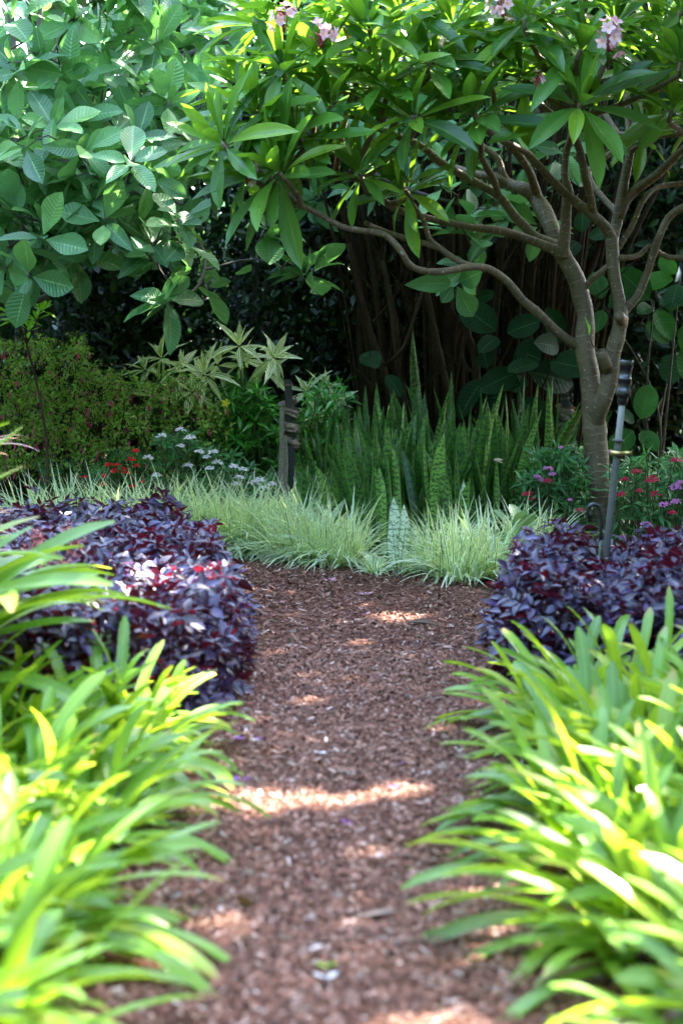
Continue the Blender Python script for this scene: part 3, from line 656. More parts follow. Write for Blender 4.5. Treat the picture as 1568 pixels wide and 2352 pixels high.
ros = [(1329, 245, 11.1, 1.1), (1091, 270, 11.3, 1), (949, 275, 11.2, 1), (1204, 50, 11.3, 1), (984, 150, 11.3, 1), (849, 75, 11.2, 1), (934, 442, 11.5, .8), (829, 405, 11.3, .8), (1499, 165, 12, 1), (1479, 320, 12.2, .8), (1204, 190, 11.6, 1), (1049, 175, 11.6, 1), (1504, 75, 11.9, 1), (650, 165, 11, 1), (515, 335, 10.8, 1), (690, 320, 11, 1.05), (645, 402, 10.8, 1.1), (735, 135, 11.2, 1), (775, 40, 11.3, 1), (1330, 120, 11.2, 1), (1410, 60, 11.6, 1), (880, 200, 11.2, 1), (590, 270, 11, 1), (760, 250, 11.2, 1), (1150, 110, 11.6, 1), (1270, 20, 11.5, 1), (1540, 260, 11.5, 1), (600, 60, 11.5, .9), (680, 30, 11.4, 1), (920, 30, 11.4, 1), (1040, 60, 11.4, 1), (560, 200, 11.3, .9), (570, 400, 11.1, .8), (1120, 20, 11.8, 1), (1560, 30, 11.5, 1), (1560, 150, 11.3, .9), (700, 210, 11.8, .9), (1290, 90, 12.5, .9), (820, 150, 11.9, .9), (930, 120, 12, .9)]
for i in range(9): ros.append((R.uniform(1250, 1850), R.uniform(-330, -20), R.uniform(10.8, 13), 1))
for i in range(14): ros.append((R.uniform(1580, 1850), R.uniform(0, 400), R.uniform(10.8, 13), 1))
NP = np.array([q for q, r_ in nodes]); NR = np.array([r_ for q, r_ in nodes])
rl = []; ctr = P(1370, 600, 12)
L = Leaves(T_FR); tips = []
for (px, py, d, k) in ros:
    if 0 <= py and px < 1568: k *= 1.18; d -= .25
    c = P(px, py, d)
    dist = np.linalg.norm(NP - c, axis=1) + np.maximum(0, NP[:, 2] - c[2] + .05) * 3; j = dist.argmin(); b = NP[j]
    ax = norm(np.array([(c[0] - ctr[0]) * .28, (c[1] - ctr[1]) * .3 - .22, .9]) + R.normal(size=3) * .18)
    if np.linalg.norm(b - c) > 0.03:
        md = (b + c) / 2 - ax * .05 + R.normal(size=3) * .03
        tube(TR, [b, md, c - ax * .06, c + ax * .02], [min(NR[j], .024), .019, .017, .014], 8, .06)
        if py < 0:
            NP = np.vstack([NP, (md + c) / 2]); NR = np.append(NR, .016)
    tips.append((c, ax)); 
    whorl(L, c, ax, int(R.integers(19, 27)), 0.40 * k, (8, 118), 0.05, 0.07, 0.04, (.85, 1.08), 0.15)
TR.build('trunk', M_BARK, fr); L.build('crown', M_FRA, fr)
# flowers
def frangi(px, py, d, n_, fl, small=1.0):
    c = P(px, py, d - .55); g = Geo(); Lp = Leaves(T_PT); b = c + [0, .05, -.08]
    for i in range(n_):
        o_ = norm(rvec() + [0, -.6, .5]); f = c + o_ * R.uniform(.04, .105) * small
        tube(g, [b, (b + f) / 2 + [0, 0, .02], f - o_ * .02, f], [.002, .002, .002, .003], 5, .05, mi=1)
        x = norm(np.cross(o_, rvec())); y = np.cross(o_, x)
        for k in range(5):
            a = k * 1.2566; dd = norm(x * math.cos(a) + y * math.sin(a) + o_ * .45); Lp.add(f, dd, o_, .041 * small, 1.15)
    for i in range(n_):
        o_ = norm(rvec() + [0, -.3, .6]); f = c + o_ * R.uniform(.02, .09) * small; tube(g, [b, f - o_ * .02, f + o_ * .012], [.002, .004, .0015], 5, .05, mi=1)
    Lp.into(g, 0); o = g.build('flower_cluster', [M_FRF, M_BUD], fr)
frangi(1398, 85, 10.9, 14, 1, 1.15); frangi(652, 42, 11, 8, 1); frangi(733, 82, 11, 7, 1); frangi(1157, 8, 11.1, 8, 1); frangi(566, 392, 11, 7, 1, .9); frangi(1232, 183, 11.3, 3, 1, .7)
g = Geo(); L = Leaves([leaf_tmpl('lance', 8, .25, .5, .15)]); L.add(P(858, 85, 11), [0, 0, -1], [-1, -.5, .1], .2)
L.into(g); g.build('dead_leaf', leaf_mat('orange_dead_leaf', (.35, .12, .02), (.4, .17, .03), tr=.3), fr)
# small green shoot on the fork
g = Geo(); tube(g, [P(1376, 806, 11.78), P(1362, 795, 11.75), P(1352, 770, 11.7)], [.006, .006, .005], 6, .03)
L = Leaves(T_LNS); L.add(P(1352, 770, 11.7), [0.05, 0, 1], [-.2, -1, 0], .08, .7); L.add(P(1353, 768, 11.7), [-.25, 0, 1], [1, -1, 0], .13, .5); L.into(g, 1)
g.build('young_shoot', [M_BARK, M_YNG], fr)

# ================================================================= BROAD-LEAVED TREE (left)
def tree_from_sprigs(root, limbs, sprigs, leafL, mat, bark, n_leaf=(4, 6), tm=None, twig=.006, spread=(35, 95), up=.55, outc=None, droop=.2, wr=(.85, 1.15)):
    """limbs: lists of (point, radius); sprigs: points. Twigs run from the nearest limb node"""
    g = Geo(); nn = []
    for lm in limbs:
        q, r_ = tube(g, [a for a, b in lm], [b for a, b in lm], 9, .1, rough=.03); nn.extend(q[1:])
    N = np.array(nn); L = Leaves(tm or T_BR); added = []
    for c in sprigs:
        dd = np.linalg.norm(N - c, axis=1); j = dd.argmin(); b = N[j]; dv = norm(c - b + 1e-6)
        md = (b + c) / 2 + R.normal(size=3) * .05 + [0, 0, .06]
        tube(g, [b, md, c], [twig * 1.6, twig, twig * .6], 5, .12, cap=False)
        N = np.vstack([N, (md + c) / 2, md])
        ax = norm(dv * .6 + np.array([0, -.25, up]) + R.normal(size=3) * .3)
        whorl(L, c, ax, int(R.integers(*n_leaf)), leafL, spread, droop, .2, .03, wr, .35)
        # a few leaves along the twig
        for k in range(2):
            t_ = R.uniform(.3, .9); L.add(b + (c - b) * t_, norm(rvec() + [0, -.2, 0]), norm(rvec() * .6 + [0, 0, 1]), leafL * R.uniform(.5, .9), 1)
    g.build('branches', bark, root); L.build('crown', mat, root)
brd = thing('broad_leaved_tree', 'spreading tree with broad mid-green veined leaves filling the upper left', 'tree', P(-250, 1250, 13.5))
poly = [(-150, -60), (560, -60), (500, 200), (470, 420), (440, 540), (430, 610), (240, 575), (150, 640), (-150, 660)]
sp = []
rr0 = R.uniform(0, 1, 900).tolist()
for (x, y) in sample_poly(poly, 310):
    if (x < 130 and y < 150 and rr0.pop() < .6) or (x < 330 and y < 300 and rr0.pop() < .35): continue
    d = 11.3 + R.uniform(0, 1) ** 1.3 * 3.0 + max(0, x - 330) * .004 - (y < 250) * .1 + (250 - y) * .0012; sp.append(P(x, y, d))
for (x, y, d) in [(375, 700, 11.1), (420, 560, 11.2), (385, 690, 11.2), (700, 640, 11.6), (715, 628, 11.7), (615, 530, 11.6), (240, 510, 11.1), (415, 505, 11.1), (300, 375, 10.9), (200, 345, 11), (110, 590, 11.3), (1045, 650, 12.3), (1075, 610, 12.4), (1090, 545, 12.5), (1010, 520, 12.5), (1080, 500, 12.6), (1240, 520, 12.6), (1190, 480, 12.8), (1020, 430, 12.9), (60, 340, 11), (30, 480, 11.2), (470, 660, 12.2)]: sp.append(P(x, y, d))
for i in range(70): sp.append(P(R.uniform(-900, 400), R.uniform(-600, 0), R.uniform(11.4, 14.5)))
for i in range(70): sp.append(P(R.uniform(640, 1300), R.uniform(-40, 470), R.uniform(13.2, 14.6)))
def pl(*a): return [(P(x, y, d), r_) for x, y, d, r_ in a]
limbs = [[(np.array([*P(-250, 1250, 13.5)[:2], 0]), .13)] + pl((-260, 900, 13.4, .11), (-230, 650, 13.3, .10), (-120, 480, 13.2, .08), (40, 330, 13, .055), (200, 220, 12.8, .04), (400, 140, 12.6, .028), (600, 60, 12.6, .02)),
         pl((-230, 650, 13.3, .09), (-100, 580, 12.8, .05), (80, 520, 12.3, .035), (230, 480, 12, .026), (330, 440, 11.8, .018), (420, 470, 11.6, .012)),
         pl((40, 330, 13, .05), (180, 380, 12.4, .03), (300, 350, 12, .022), (430, 300, 11.8, .015)),
         pl((-230, 650, 13.3, .09), (-60, 640, 12.5, .03), (90, 690, 12, .022), (150, 600, 11.8, .016)),
         pl((-260, 700, 13.4, .1), (-200, 300, 13.4, .07), (-60, 0, 13.3, .05), (200, -250, 13.2, .035)),
         pl((20, 330, 13, .04), (30, 150, 13.2, .03), (25, 20, 13.3, .028), (20, -120, 13.4, .02)), pl((60, 310, 13, .035), (75, 200, 13.1, .025), (90, 60, 13.2, .02), (100, -50, 13.2, .015)),
         pl((230, 480, 12, .024), (330, 560, 11.9, .014), (460, 560, 11.8, .012), (460, 650, 11.6, .01), (390, 695, 11.3, .007)),
         pl((400, 140, 12.6, .028), (700, 300, 13.2, .02), (900, 420, 13.3, .016), (1100, 480, 13, .012), (1250, 520, 12.8, .01))]
tree_from_sprigs(brd, limbs, sp, 0.30, M_BRO, M_GRY, (4, 7), wr=(.85, 1.15))

# ================================================================= BROWN MULTI-STEMMED SHRUB
ms = thing('many_stemmed_shrub', 'dense clump of tall brown upright stems in deep shade behind the snake plants', 'shrub', P(1080, 1200, 14.6))
g = Geo()
for i in range(110):
    px = R.uniform(820, 1350); b = P(px, R.uniform(500, 1000), R.uniform(13.4, 14.4)); v = norm(np.array([R.normal() * .5, R.normal() * .3, 1])); l = R.uniform(.3, 1.1)
    tube(g, [b, b + v * l * .4 + R.normal(size=3) * .04, b + v * l * .75 + R.normal(size=3) * .05, b + v * l], [.008, .007, .005, .003], 5, .12, cap=False)
for i in range(120):
    px = R.uniform(850, 1330); d = R.uniform(13.8, 15.8); b = P(px, 1200, d); b[2] = 0
    ln = (px - 1090) / 240 * .5 + R.normal() * .12; h = R.uniform(2.4, 4.6)
    r0 = R.choice([.012, .018, .028, .045], p=[.35, .35, .2, .1])
    tube(g, [b, b + [ln * .25, 0, h * .33], b + [ln * .6 + R.normal() * .05, -.1, h * .66], b + [ln * 1.3, -.2, h]], [r0 * 1.2, r0, r0 * .85, r0 * .5], 7, .25, rough=.06)
for pts in [[(905, 960, 13.6, 9), (880, 850, 13.6, 8), (850, 760, 13.6, 7), (820, 640, 13.6, 6), (800, 560, 13.6, 5)], [(1040, 960, 13.5, 9), (1010, 820, 13.5, 8), (985, 700, 13.5, 7), (960, 560, 13.6, 6)], [(1096, 900, 13.4, 10), (1090, 820, 13.4, 9), (1070, 740, 13.4, 8), (1100, 620, 13.4, 7)], [(880, 840, 13.4, 4), (925, 800, 13.4, 4), (960, 700, 13.4, 4), (985, 600, 13.4, 3)], [(935, 960, 13.5, 10), (915, 850, 13.5, 8), (905, 740, 13.5, 8), (880, 600, 13.6, 6)]]:
    tube(g, [P(a, b, d) for a, b, d, r_ in pts] , [r_ / FPX * d for a, b, d, r_ in pts], 8, .1, rough=.04)
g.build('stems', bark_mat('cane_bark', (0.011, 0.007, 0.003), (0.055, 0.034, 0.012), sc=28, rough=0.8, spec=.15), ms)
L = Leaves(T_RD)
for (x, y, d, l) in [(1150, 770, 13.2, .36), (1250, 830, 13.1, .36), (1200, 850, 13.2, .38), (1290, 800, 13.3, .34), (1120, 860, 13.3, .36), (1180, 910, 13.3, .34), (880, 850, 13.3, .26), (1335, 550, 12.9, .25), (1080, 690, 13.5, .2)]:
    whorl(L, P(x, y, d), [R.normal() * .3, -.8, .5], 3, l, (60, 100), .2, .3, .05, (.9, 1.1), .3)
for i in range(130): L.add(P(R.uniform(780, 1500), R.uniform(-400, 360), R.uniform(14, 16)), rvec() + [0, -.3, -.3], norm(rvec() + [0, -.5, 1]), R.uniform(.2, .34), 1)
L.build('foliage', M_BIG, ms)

bl = thing('large_leaved_plant', 'plant with large rounded green leaves right of the frangipani trunk', 'plant', P(1500, 1240, 12.9))
g = Geo(); L = Leaves(T_RD); base = P(1500, 1240, 12.9); base[2] = 0
for (x, y, d, l) in [(1466, 978, 12.6, .27), (1500, 700, 13.6, .33), (1545, 800, 13.6, .33), (1560, 640, 13.6, .3), (1385, 700, 13.6, .26), (1600, 900, 13.4, .3)]:
    c = P(x, y, d); tube(g, [base, (base + c) / 2 + [R.normal() * .1, 0, .1], c], [.015, .01, .006], 6, .15)
    whorl(L, c, [R.normal() * .2, -.75, .45], 4, l, (55, 95), .15, .15, .05, (.9, 1.05), .25)
g.build('stems', M_BRN, bl); L.build('foliage', leaf_mat('large_green_leaf', (.01, .045, .012), (.04, .15, .02), tr=.25, rough=.5, spec=.2, veins=9, vk=.2, mid=.04, bumpk=.25, vcol=(.05, .16, .04)), bl)

# ================================================================= DARK SHRUBBERY BEHIND
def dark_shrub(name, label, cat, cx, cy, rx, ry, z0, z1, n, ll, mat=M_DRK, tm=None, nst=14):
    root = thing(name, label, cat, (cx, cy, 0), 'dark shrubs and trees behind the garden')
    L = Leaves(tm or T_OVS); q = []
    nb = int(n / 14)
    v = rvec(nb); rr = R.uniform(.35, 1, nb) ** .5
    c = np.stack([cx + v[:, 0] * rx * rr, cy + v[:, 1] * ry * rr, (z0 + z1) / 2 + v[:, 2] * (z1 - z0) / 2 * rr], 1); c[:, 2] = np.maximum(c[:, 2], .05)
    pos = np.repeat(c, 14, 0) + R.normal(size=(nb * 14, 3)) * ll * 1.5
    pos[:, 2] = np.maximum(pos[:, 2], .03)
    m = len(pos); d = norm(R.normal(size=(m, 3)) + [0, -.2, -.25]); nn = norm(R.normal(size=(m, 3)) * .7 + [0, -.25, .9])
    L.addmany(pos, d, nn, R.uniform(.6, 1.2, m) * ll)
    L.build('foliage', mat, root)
    g = Geo()
    for i in range(nst):
        a = R.uniform(0, 6.28); t_ = np.array([cx + math.cos(a) * rx * .6, cy + math.sin(a) * ry * .6, z1 * R.uniform(.7, .95)]); b = np.array([cx + math.cos(a) * .15 * rx, cy + math.sin(a) * .15 * ry, 0])
        tube(g, [b, (b + t_) / 2 + [0, 0, z1 * .12], t_], [.03, .02, .008], 6, .4)
    g.build('stems', M_GRY if mat is M_DRK else M_BRN, root)
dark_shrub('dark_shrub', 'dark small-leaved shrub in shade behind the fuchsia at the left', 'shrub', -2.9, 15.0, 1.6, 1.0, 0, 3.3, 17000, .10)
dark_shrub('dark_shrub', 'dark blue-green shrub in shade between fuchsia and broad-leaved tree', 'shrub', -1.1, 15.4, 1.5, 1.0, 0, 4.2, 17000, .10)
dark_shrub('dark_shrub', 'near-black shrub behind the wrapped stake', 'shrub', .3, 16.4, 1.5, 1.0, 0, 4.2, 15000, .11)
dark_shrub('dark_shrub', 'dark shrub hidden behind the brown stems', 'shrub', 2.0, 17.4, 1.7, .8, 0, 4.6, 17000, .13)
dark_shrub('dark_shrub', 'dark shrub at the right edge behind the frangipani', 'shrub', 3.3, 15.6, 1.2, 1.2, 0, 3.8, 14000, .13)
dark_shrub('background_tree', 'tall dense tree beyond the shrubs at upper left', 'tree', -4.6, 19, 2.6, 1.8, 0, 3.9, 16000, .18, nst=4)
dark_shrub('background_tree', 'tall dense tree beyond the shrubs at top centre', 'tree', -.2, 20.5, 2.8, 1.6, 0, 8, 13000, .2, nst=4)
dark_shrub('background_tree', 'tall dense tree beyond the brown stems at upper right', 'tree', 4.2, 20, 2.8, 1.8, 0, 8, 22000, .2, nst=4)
# far wood
L = Leaves(T_OVS); n = 26000; a = R.uniform(-1.0, 1.0, n); rr = R.uniform(26, 33, n)
q = np.stack([np.sin(a) * rr, np.cos(a) * rr, R.uniform(0, 1, n) * (5.2 + 1.5 * np.sin(a * 13))], 1)
L.addmany(q, rvec(n), norm(rvec(n) + [0, -.2, .8]), R.uniform(.35, .8, n)); o = L.build('far_wood', leaf_mat('far_leaf', (.05, .13, .03), (.12, .24, .05), tr=.35)); tag(o, 'far-off sunlit foliage glimpsed through gaps in the shrubs', 'woodland', kind='stuff')

# ================================================================= FUCHSIA AND SMALL FLOWERING PLANTS
fu = thing('fuchsia_bush', 'twiggy small-leaved bush hung with tiny magenta flowers at the left', 'bush', P(230, 1200, 13.2))
L = Leaves(T_OVS); F_ = Leaves(T_LNS); g = Geo()
polyF = [(-150, 800), (40, 790), (190, 770), (230, 850), (330, 870), (430, 850), (520, 910), (540, 980), (510, 1060), (380, 1090), (-150, 1090)]
for i, (x, y) in enumerate(sample_poly(polyF, 2300)):
    if math.sin(x * .045 + 1) * math.sin(y * .07 + x * .02) > .35 and R.uniform() < .75: continue
    d = 12.7 + R.uniform(0, 1) ** 1.5 * 1.5 - (y - 800) * .0008; c = P(x, y, d)
    ax = norm(R.normal(size=3) * .6 + [0, -.2, .6])
    for k in range(11):
        L.add(c + ax * (k - 4) * .013 + rvec() * .014, norm(rvec() + [0, -.2, 0]), norm(rvec() * .7 + [0, -.2, .8]), R.uniform(.02, .042), 1.1)
    if i % 3 == 0: tube(g, [c + [R.normal() * .1, .2, -.25], c - ax * .03, c + ax * .06], [.004, .003, .0015], 4, .1, cap=False)
    if R.uniform() < .24:
        f = c + [R.normal() * .03, -.04, -.03]
        for k in range(4): F_.add(f + rvec() * .004, norm(rvec() * .25 + [0, 0, -1]), rvec(), R.uniform(.03, .055), .6)
L.build('foliage', M_FUC, fu); F_.build('flowers', M_MAG, fu); g.build('twigs', M_BRN, fu)

def herb(name, label, cat, poly, dr, n, ll, mat, tm=None, heads=(), hs=.03, stems=M_STM, group=None, nl=(6, 9), spread=(40, 95)):
    xs = [p[0] for p in poly]; cxp = sum(xs) / len(xs)
    root = thing(name, label, cat, P(cxp, 1200, sum(dr) / 2) * [1, 1, 0], group); L = Leaves(tm or T_LN); g = Geo()
    ym = max(p[1] for p in poly)
    for (x, y) in sample_poly(poly, n):
        c = P(x, y, R.uniform(*dr)); whorl(L, c, norm(R.normal(size=3) * .35 + [0, -.25, 1]), int(R.integers(*nl)), ll, spread, .15, .2, .01, (.85, 1.15), .3)
        b = c + [R.normal() * .08, .06, -min(c[2], .5)]; tube(g, [b, (b + c) / 2, c], [.005, .004, .003], 4, .15, cap=False)
    L.build('foliage', mat, root)
    for (x, y, m, s) in heads:
        c = P(x, y, dr[0] - .05); F_ = Leaves(T_PT); hg = Geo()
        tube(g, [c + [R.normal() * .03, .05, -.18], c], [.003, .0025], 4, .1, cap=False)
        for k in range(int(34 * s)):
            v = rvec(); v[2] = abs(v[2]) * .8; f = c + v * hs * s * R.uniform(.6, 1.1)
            o_ = norm(v * .5 + [0, -.35, .8]); x_ = norm(np.cross(o_, rvec())); y_ = np.cross(o_, x_)
            for q in range(5): F_.add(f, norm(x_ * math.cos(q * 1.257) + y_ * math.sin(q * 1.257) + o_ * .2), o_, .0092, 1.3)
        F_.into(hg); hg.build('flower_head', m, root)
    g.build('stems', stems, root)
    return root
H = [(415, 989), (372, 1004), (414, 1026), (457, 1041), (490, 1041), (340, 1054), (432, 1073), (500, 1066), (537, 1074), (560, 1081), (482, 1078), (550, 1099), (595, 1106), (607, 1124), (625, 1116), (360, 1094), (545, 1115), (585, 1112), (474, 1052), (437, 1008)]
herb('white_flowered_plant', 'leafy plant with flat heads of tiny white-lilac flowers behind the grass', 'flowering plant', [(330, 1060), (360, 1005), (430, 990), (520, 1040), (640, 1100), (640, 1200), (330, 1180)], (12.2, 12.9), 210, .1, M_PEN, heads=[(x, y, M_WHT, R.uniform(.9, 1.25)) for x, y in H], hs=.033)
root = herb('scarlet_flowered_plant', 'low plant with scarlet flowers just behind the grass row', 'flowering plant', [(180, 1120), (230, 1060), (320, 1040), (330, 1150), (180, 1160)], (12.3, 12.7), 60, .07, M_PEN, heads=[(x, y, M_SCR, R.uniform(.7, 1.1)) for x, y in [(312, 1038), (300, 1058), (252, 1070), (262, 1085), (315, 1072), (240, 1095), (290, 1088), (195, 1098), (328, 1108), (305, 1118), (270, 1070), (237, 1115), (285, 1078)]], hs=.028)
herb('feathery_green_plant', 'fine blue-green groundcover plant behind the grass at left', 'plant', [(90, 1060), (190, 1040), (330, 1030), (330, 1110), (90, 1130)], (12.5, 13), 170, .045, leaf_mat('bluish_leaf', (.04, .15, .06), (.08, .24, .1), tr=.25), T_LNS, nl=(7, 10))
herb('glossy_green_shrub', 'glossy dark green leafy shrub left of the wrapped stake', 'shrub', [(500, 930), (540, 880), (600, 900), (640, 960), (650, 1120), (560, 1090), (510, 1040)], (12.7, 13.5), 210, .13, M_GRN, T_LN, spread=(30, 100))
herb('glossy_green_shrub', 'small glossy green shrub with upright shoots right of the wrapped stake', 'shrub', [(685, 930), (720, 885), (790, 880), (800, 930), (770, 1010), (740, 1130), (680, 1150)], (12.9, 13.6), 90, .13, M_GRN, T_LN, spread=(30, 100))
c = P(519, 926, 12.6); g = Geo(); L = Leaves(T_PT); [L.add(c, norm([math.cos(a), -.3, math.sin(a)]), [0, -1, 0], .035) for a in (0, 1.3, 2.5, 3.8, 5)]
y_ = thing('yellow_flower', 'single small yellow flower in front of the glossy shrub', 'flower', c); L.into(g); g.build('petals', M_YEL, y_); g = Geo(); tube(g, [c + [.02, .1, -.2], c], .003, 5, .1); g.build('stalk', M_STM, y_)
hp = lambda l: [(976 + x * .3775, 689 + y * .3775, m, s) for x, y, m, s in l]
herb('pentas_bush', 'bush with pink and crimson star flower clusters left of the frangipani trunk', 'flowering bush', [(1190, 1090), (1225, 1040), (1290, 1030), (1345, 1030), (1350, 1240), (1180, 1230)], (11.7, 12.6), 300, .1, M_PEN, T_LN,
     heads=hp([(745, 1035, M_PNK, 1.1), (775, 1065, M_PNK, .8), (680, 1080, M_PNK, .8), (745, 1110, M_RED, 1), (700, 1100, M_PNK, .7), (625, 1190, M_RED, 1.2), (940, 1285, M_RED, .9), (650, 1215, M_RED, .6), (825, 900, M_PNK, .5), (880, 1220, M_PNK, .5)]), hs=.03)
herb('pentas_bush', 'bush with crimson and mauve star flower clusters at the right edge', 'flowering bush', [(1400, 1100), (1450, 1050), (1600, 1030), (1700, 1060), (1700, 1260), (1410, 1250)], (11.2, 12.6), 340, .1, M_PEN, T_LN,
     heads=hp([(1285, 1055, M_RED, 1.1), (1380, 1105, M_RED, 1.4), (1530, 985, M_RED, 1.2), (1400, 1190, M_RED, 1.2), (1190, 1190, M_RED, 1), (1300, 1165, M_RED, .7), (1450, 1255, M_PNK, 1.2), (1520, 1235, M_PNK, 1.1), (1340, 1375, M_PNK, 1.2), (1520, 1150, M_PNK, 1.3), (1550, 1120, M_PNK, .9), (1370, 1440, M_PNK, .7), (1215, 1100, M_RED, .8), (1500, 1300, M_RED, .8), (1120, 930, M_PNK, .7), (1210, 1440, M_RED, .5)]), hs=.033)
# variegated striped plants
def striped(label, heads, base):
    root = thing('striped_leaf_plant', label, 'foliage plant', P(*base) * [1, 1, 0], 'cream-striped foliage plants'); L = Leaves(T_LN); g = Geo(); b = P(*base); b[2] = 0
    for (x, y, d, l, n_, ax) in heads:
        c = P(x, y, d); tube(g, [b, b + (c - b) * .55 + [R.normal() * .06, 0, -.05], c], [.014, .012, .009], 6, .12)
        whorl(L, c, ax, n_, l, (12, 125), .1, .12, .01, (.8, 1.1), .25)
    g.build('stems', M_STM, root); L.build('foliage', M_DRA, root)
striped('cream-striped plant with the topmost star-shaped leaf heads left of the wrapped stake', [(550, 795, 12.9, .26, 12, (.1, -.3, 1)), (560, 830, 13, .24, 9, (-.3, -.3, .6)), (628, 822, 12.9, .27, 14, (.3, -.4, .5)), (610, 850, 13.1, .22, 9, (.2, -.5, .2))], (600, 1200, 13.1))
striped('cream-striped plant with broad leaf heads above the fuchsia', [(470, 862, 12.8, .27, 14, (-.1, -.5, .8)), (420, 845, 13, .25, 11, (-.2, -.4, .9)), (440, 900, 12.8, .22, 9, (0, -.6, .5)), (500, 840, 13, .22, 9, (.2, -.4, .7))], (460, 1200, 13.2))
striped('cream-striped plant at the far left of its kind, half hidden by the fuchsia', [(372, 824, 13.3, .26, 12, (-.2, -.3, .9)), (335, 850, 13.3, .24, 10, (-.4, -.3, .7)), (350, 910, 13.2, .2, 8, (0, -.5, .6))], (370, 1200, 13.5))
striped('dull cream-striped plant behind the wrapped stake on its right side', [(725, 960, 13.3, .26, 13, (0, -.5, .6)), (705, 900, 13.4, .25, 12, (-.1, -.4, .8)), (760, 930, 13.5, .25, 12, (.2, -.4, .7)), (700, 1000, 13.3, .24, 12, (0, -.5, .4)), (740, 890, 13.6, .23, 10, (.3, -.3, .8)), (770, 985, 13.4, .22, 10, (.2, -.5, .4))], (730, 1200, 13.6))
# broad pale bromeliad-like plant behind right grass mound
q = P(1205, 1250, 10.9); strap_clump((q[0], q[1] + .1), 14, (0.42, 0.6), (0.085, 0.11), 'plant with a few broad pale grey-green leaves behind the grass at right', size=.05, name='broad_pale_plant', cat='foliage plant', mat=M_BROM, th=(35, 75), end=(-20, 30))
# sapling at left
sp_ = thing('young_sapling', 'thin sapling with a bright lime-green leaf tuft above the fuchsia at left', 'sapling', P(110, 1200, 12.3) * [1, 1, 0])
g = Geo(); b = P(112, 1200, 12.3); b[2] = 0; c1 = P(60, 745, 12.2)
tube(g, [b, P(108, 1020, 12.3), P(85, 880, 12.3), P(62, 790, 12.2), c1], [.014, .011, .009, .008, .006], 7, .1)
L = Leaves(T_FR); M = [(60, 705, .17), (40, 740, .16), (85, 735, .16), (70, 760, .13), (25, 725, .13), (95, 715, .14), (50, 690, .15)]
for x, y, l in M: c = P(x, y, 12.15); tube(g, [P(62, 790, 12.2), c], [.006, .005], 5, .1); whorl(L, c, [R.normal() * .2, -.3, 1], 9, l, (15, 95), 0, .1, .01, (1, 1.3), .2)
g.build('stem', M_BRN, sp_); L.build('foliage', M_YNG, sp_)
# pink plant at left edge, close and blurred
pk = thing('pink_tinged_plant', 'blurred plant with narrow pink and cream leaves at the left edge above the lily', 'plant', (-1.75, 7.4, 0))
g = Geo(); n = 60; a = R.uniform(0, 6.28, n); blades(g, np.stack([-1.72 + .1 * np.cos(a), 7.4 + .1 * np.sin(a), R.uniform(.35, 1.05, n)], 1), a, np.radians(R.uniform(20, 75, n)), np.radians(R.uniform(-60, 0, n)), R.uniform(.2, .34, n), R.uniform(.028, .042, n), K=8)
g.build('foliage', leaf_mat('pink_leaf', (.4, .12, .16), (.55, .3, .32), (.5, .08, .16), tr=.35, edge=((.65, .5, .48), .36)), pk)
g = Geo(); tube(g, [(-1.75, 7.4, 0), (-1.73, 7.4, .6), (-1.72, 7.4, 1.1)], [.02, .018, .012], 8, .1); g.build('stem', M_BRN, pk)
pr = thing('red_flower_spray', 'blurred spray of tiny coral red flowers over the left purple bed', 'flowering plant', (-1.3, 6.5, 0))
g = Geo(); L = Leaves(T_OVS)
for i in range(9):
    b = np.array([-1.25 + R.normal() * .08, 6.5, 0.]); c = P(R.uniform(60, 190), R.uniform(1205, 1270), 6.7); tube(g, [b, (b + c) / 2 + [0, 0, .1], c], [.004, .003, .002], 5, .08)
    for k in range(42): t_ = R.uniform(.7, 1.02); L.add(b + (c - b) * t_ + [0, 0, .1 * (1 - abs(2 * t_ - 1))] + rvec() * .02, rvec(), rvec(), R.uniform(.012, .022), 1)
g.build('stems', M_PST, pr); L.build('flowers', petal_mat('coral_petal', (.6, .1, .1), (.75, .4, .35)), pr)

# ================================================================= STAKES, WRAPS, SPRINKLER, HOOK
M_BLK = plain_mat('black_timber', (.012, .011, .011), .55, .5, nz=.4, nsc=60)
def web_mat():
    t = NT('hessian'); uv, u, v = uvs(t); a = t.math('SINE', t.math('MULTIPLY', u, 230.0)); b = t.math('SINE', t.math('MULTIPLY', v, 900.0)); m = t.math('MULTIPLY', a, b)
    tc = t.n('ShaderNodeTexCoord'); nz = t.noise(tc.outputs['Object'], 60, 4); c = t.mix(t.mapr(nz, .3, .7), (.2, .155, .115), (.36, .29, .225)); c = t.mix(t.mapr(m, -1, 1, .35, 0), c, (.08, .06, .045))
    return t.done(t.bsdf(c, .9, .15, t.bump(m, .5, .003)))
M_WEB = web_mat()
def ribbon(g, pts, dirs, w, mi=0, step=.02, fold=.25):
    P_, _ = catmull(pts, [1] * len(pts), step); D, _ = catmull(dirs, [1] * len(dirs), 1)
    D = np.stack([np.interp(np.linspace(0, 1, len(P_)), np.linspace(0, 1, len(dirs)), np.array(dirs)[:, k]) for k in range(3)], 1); D = norm(D)
    T_ = norm(np.gradient(P_, axis=0)); N_ = norm(np.cross(T_, D)); V = []; U = []; L_ = 0
    for i in range(len(P_)):
        if i: L_ += np.linalg.norm(P_[i] - P_[i - 1])
        for k in range(7):
            t_ = k / 3 - 1; V.append(P_[i] + D[i] * w / 2 * t_ + N_[i] * fold * w * .5 * math.cos(t_ * 4.2 + i * .15)); U.append((t_ * .5 + .5, L_))
    V = np.array(V); off = np.repeat(N_, 7, 0) * .003
    g.add(V, gridF(7, len(P_)), U, mi); g.add(V + off, gridF(7, len(P_)), U, mi)
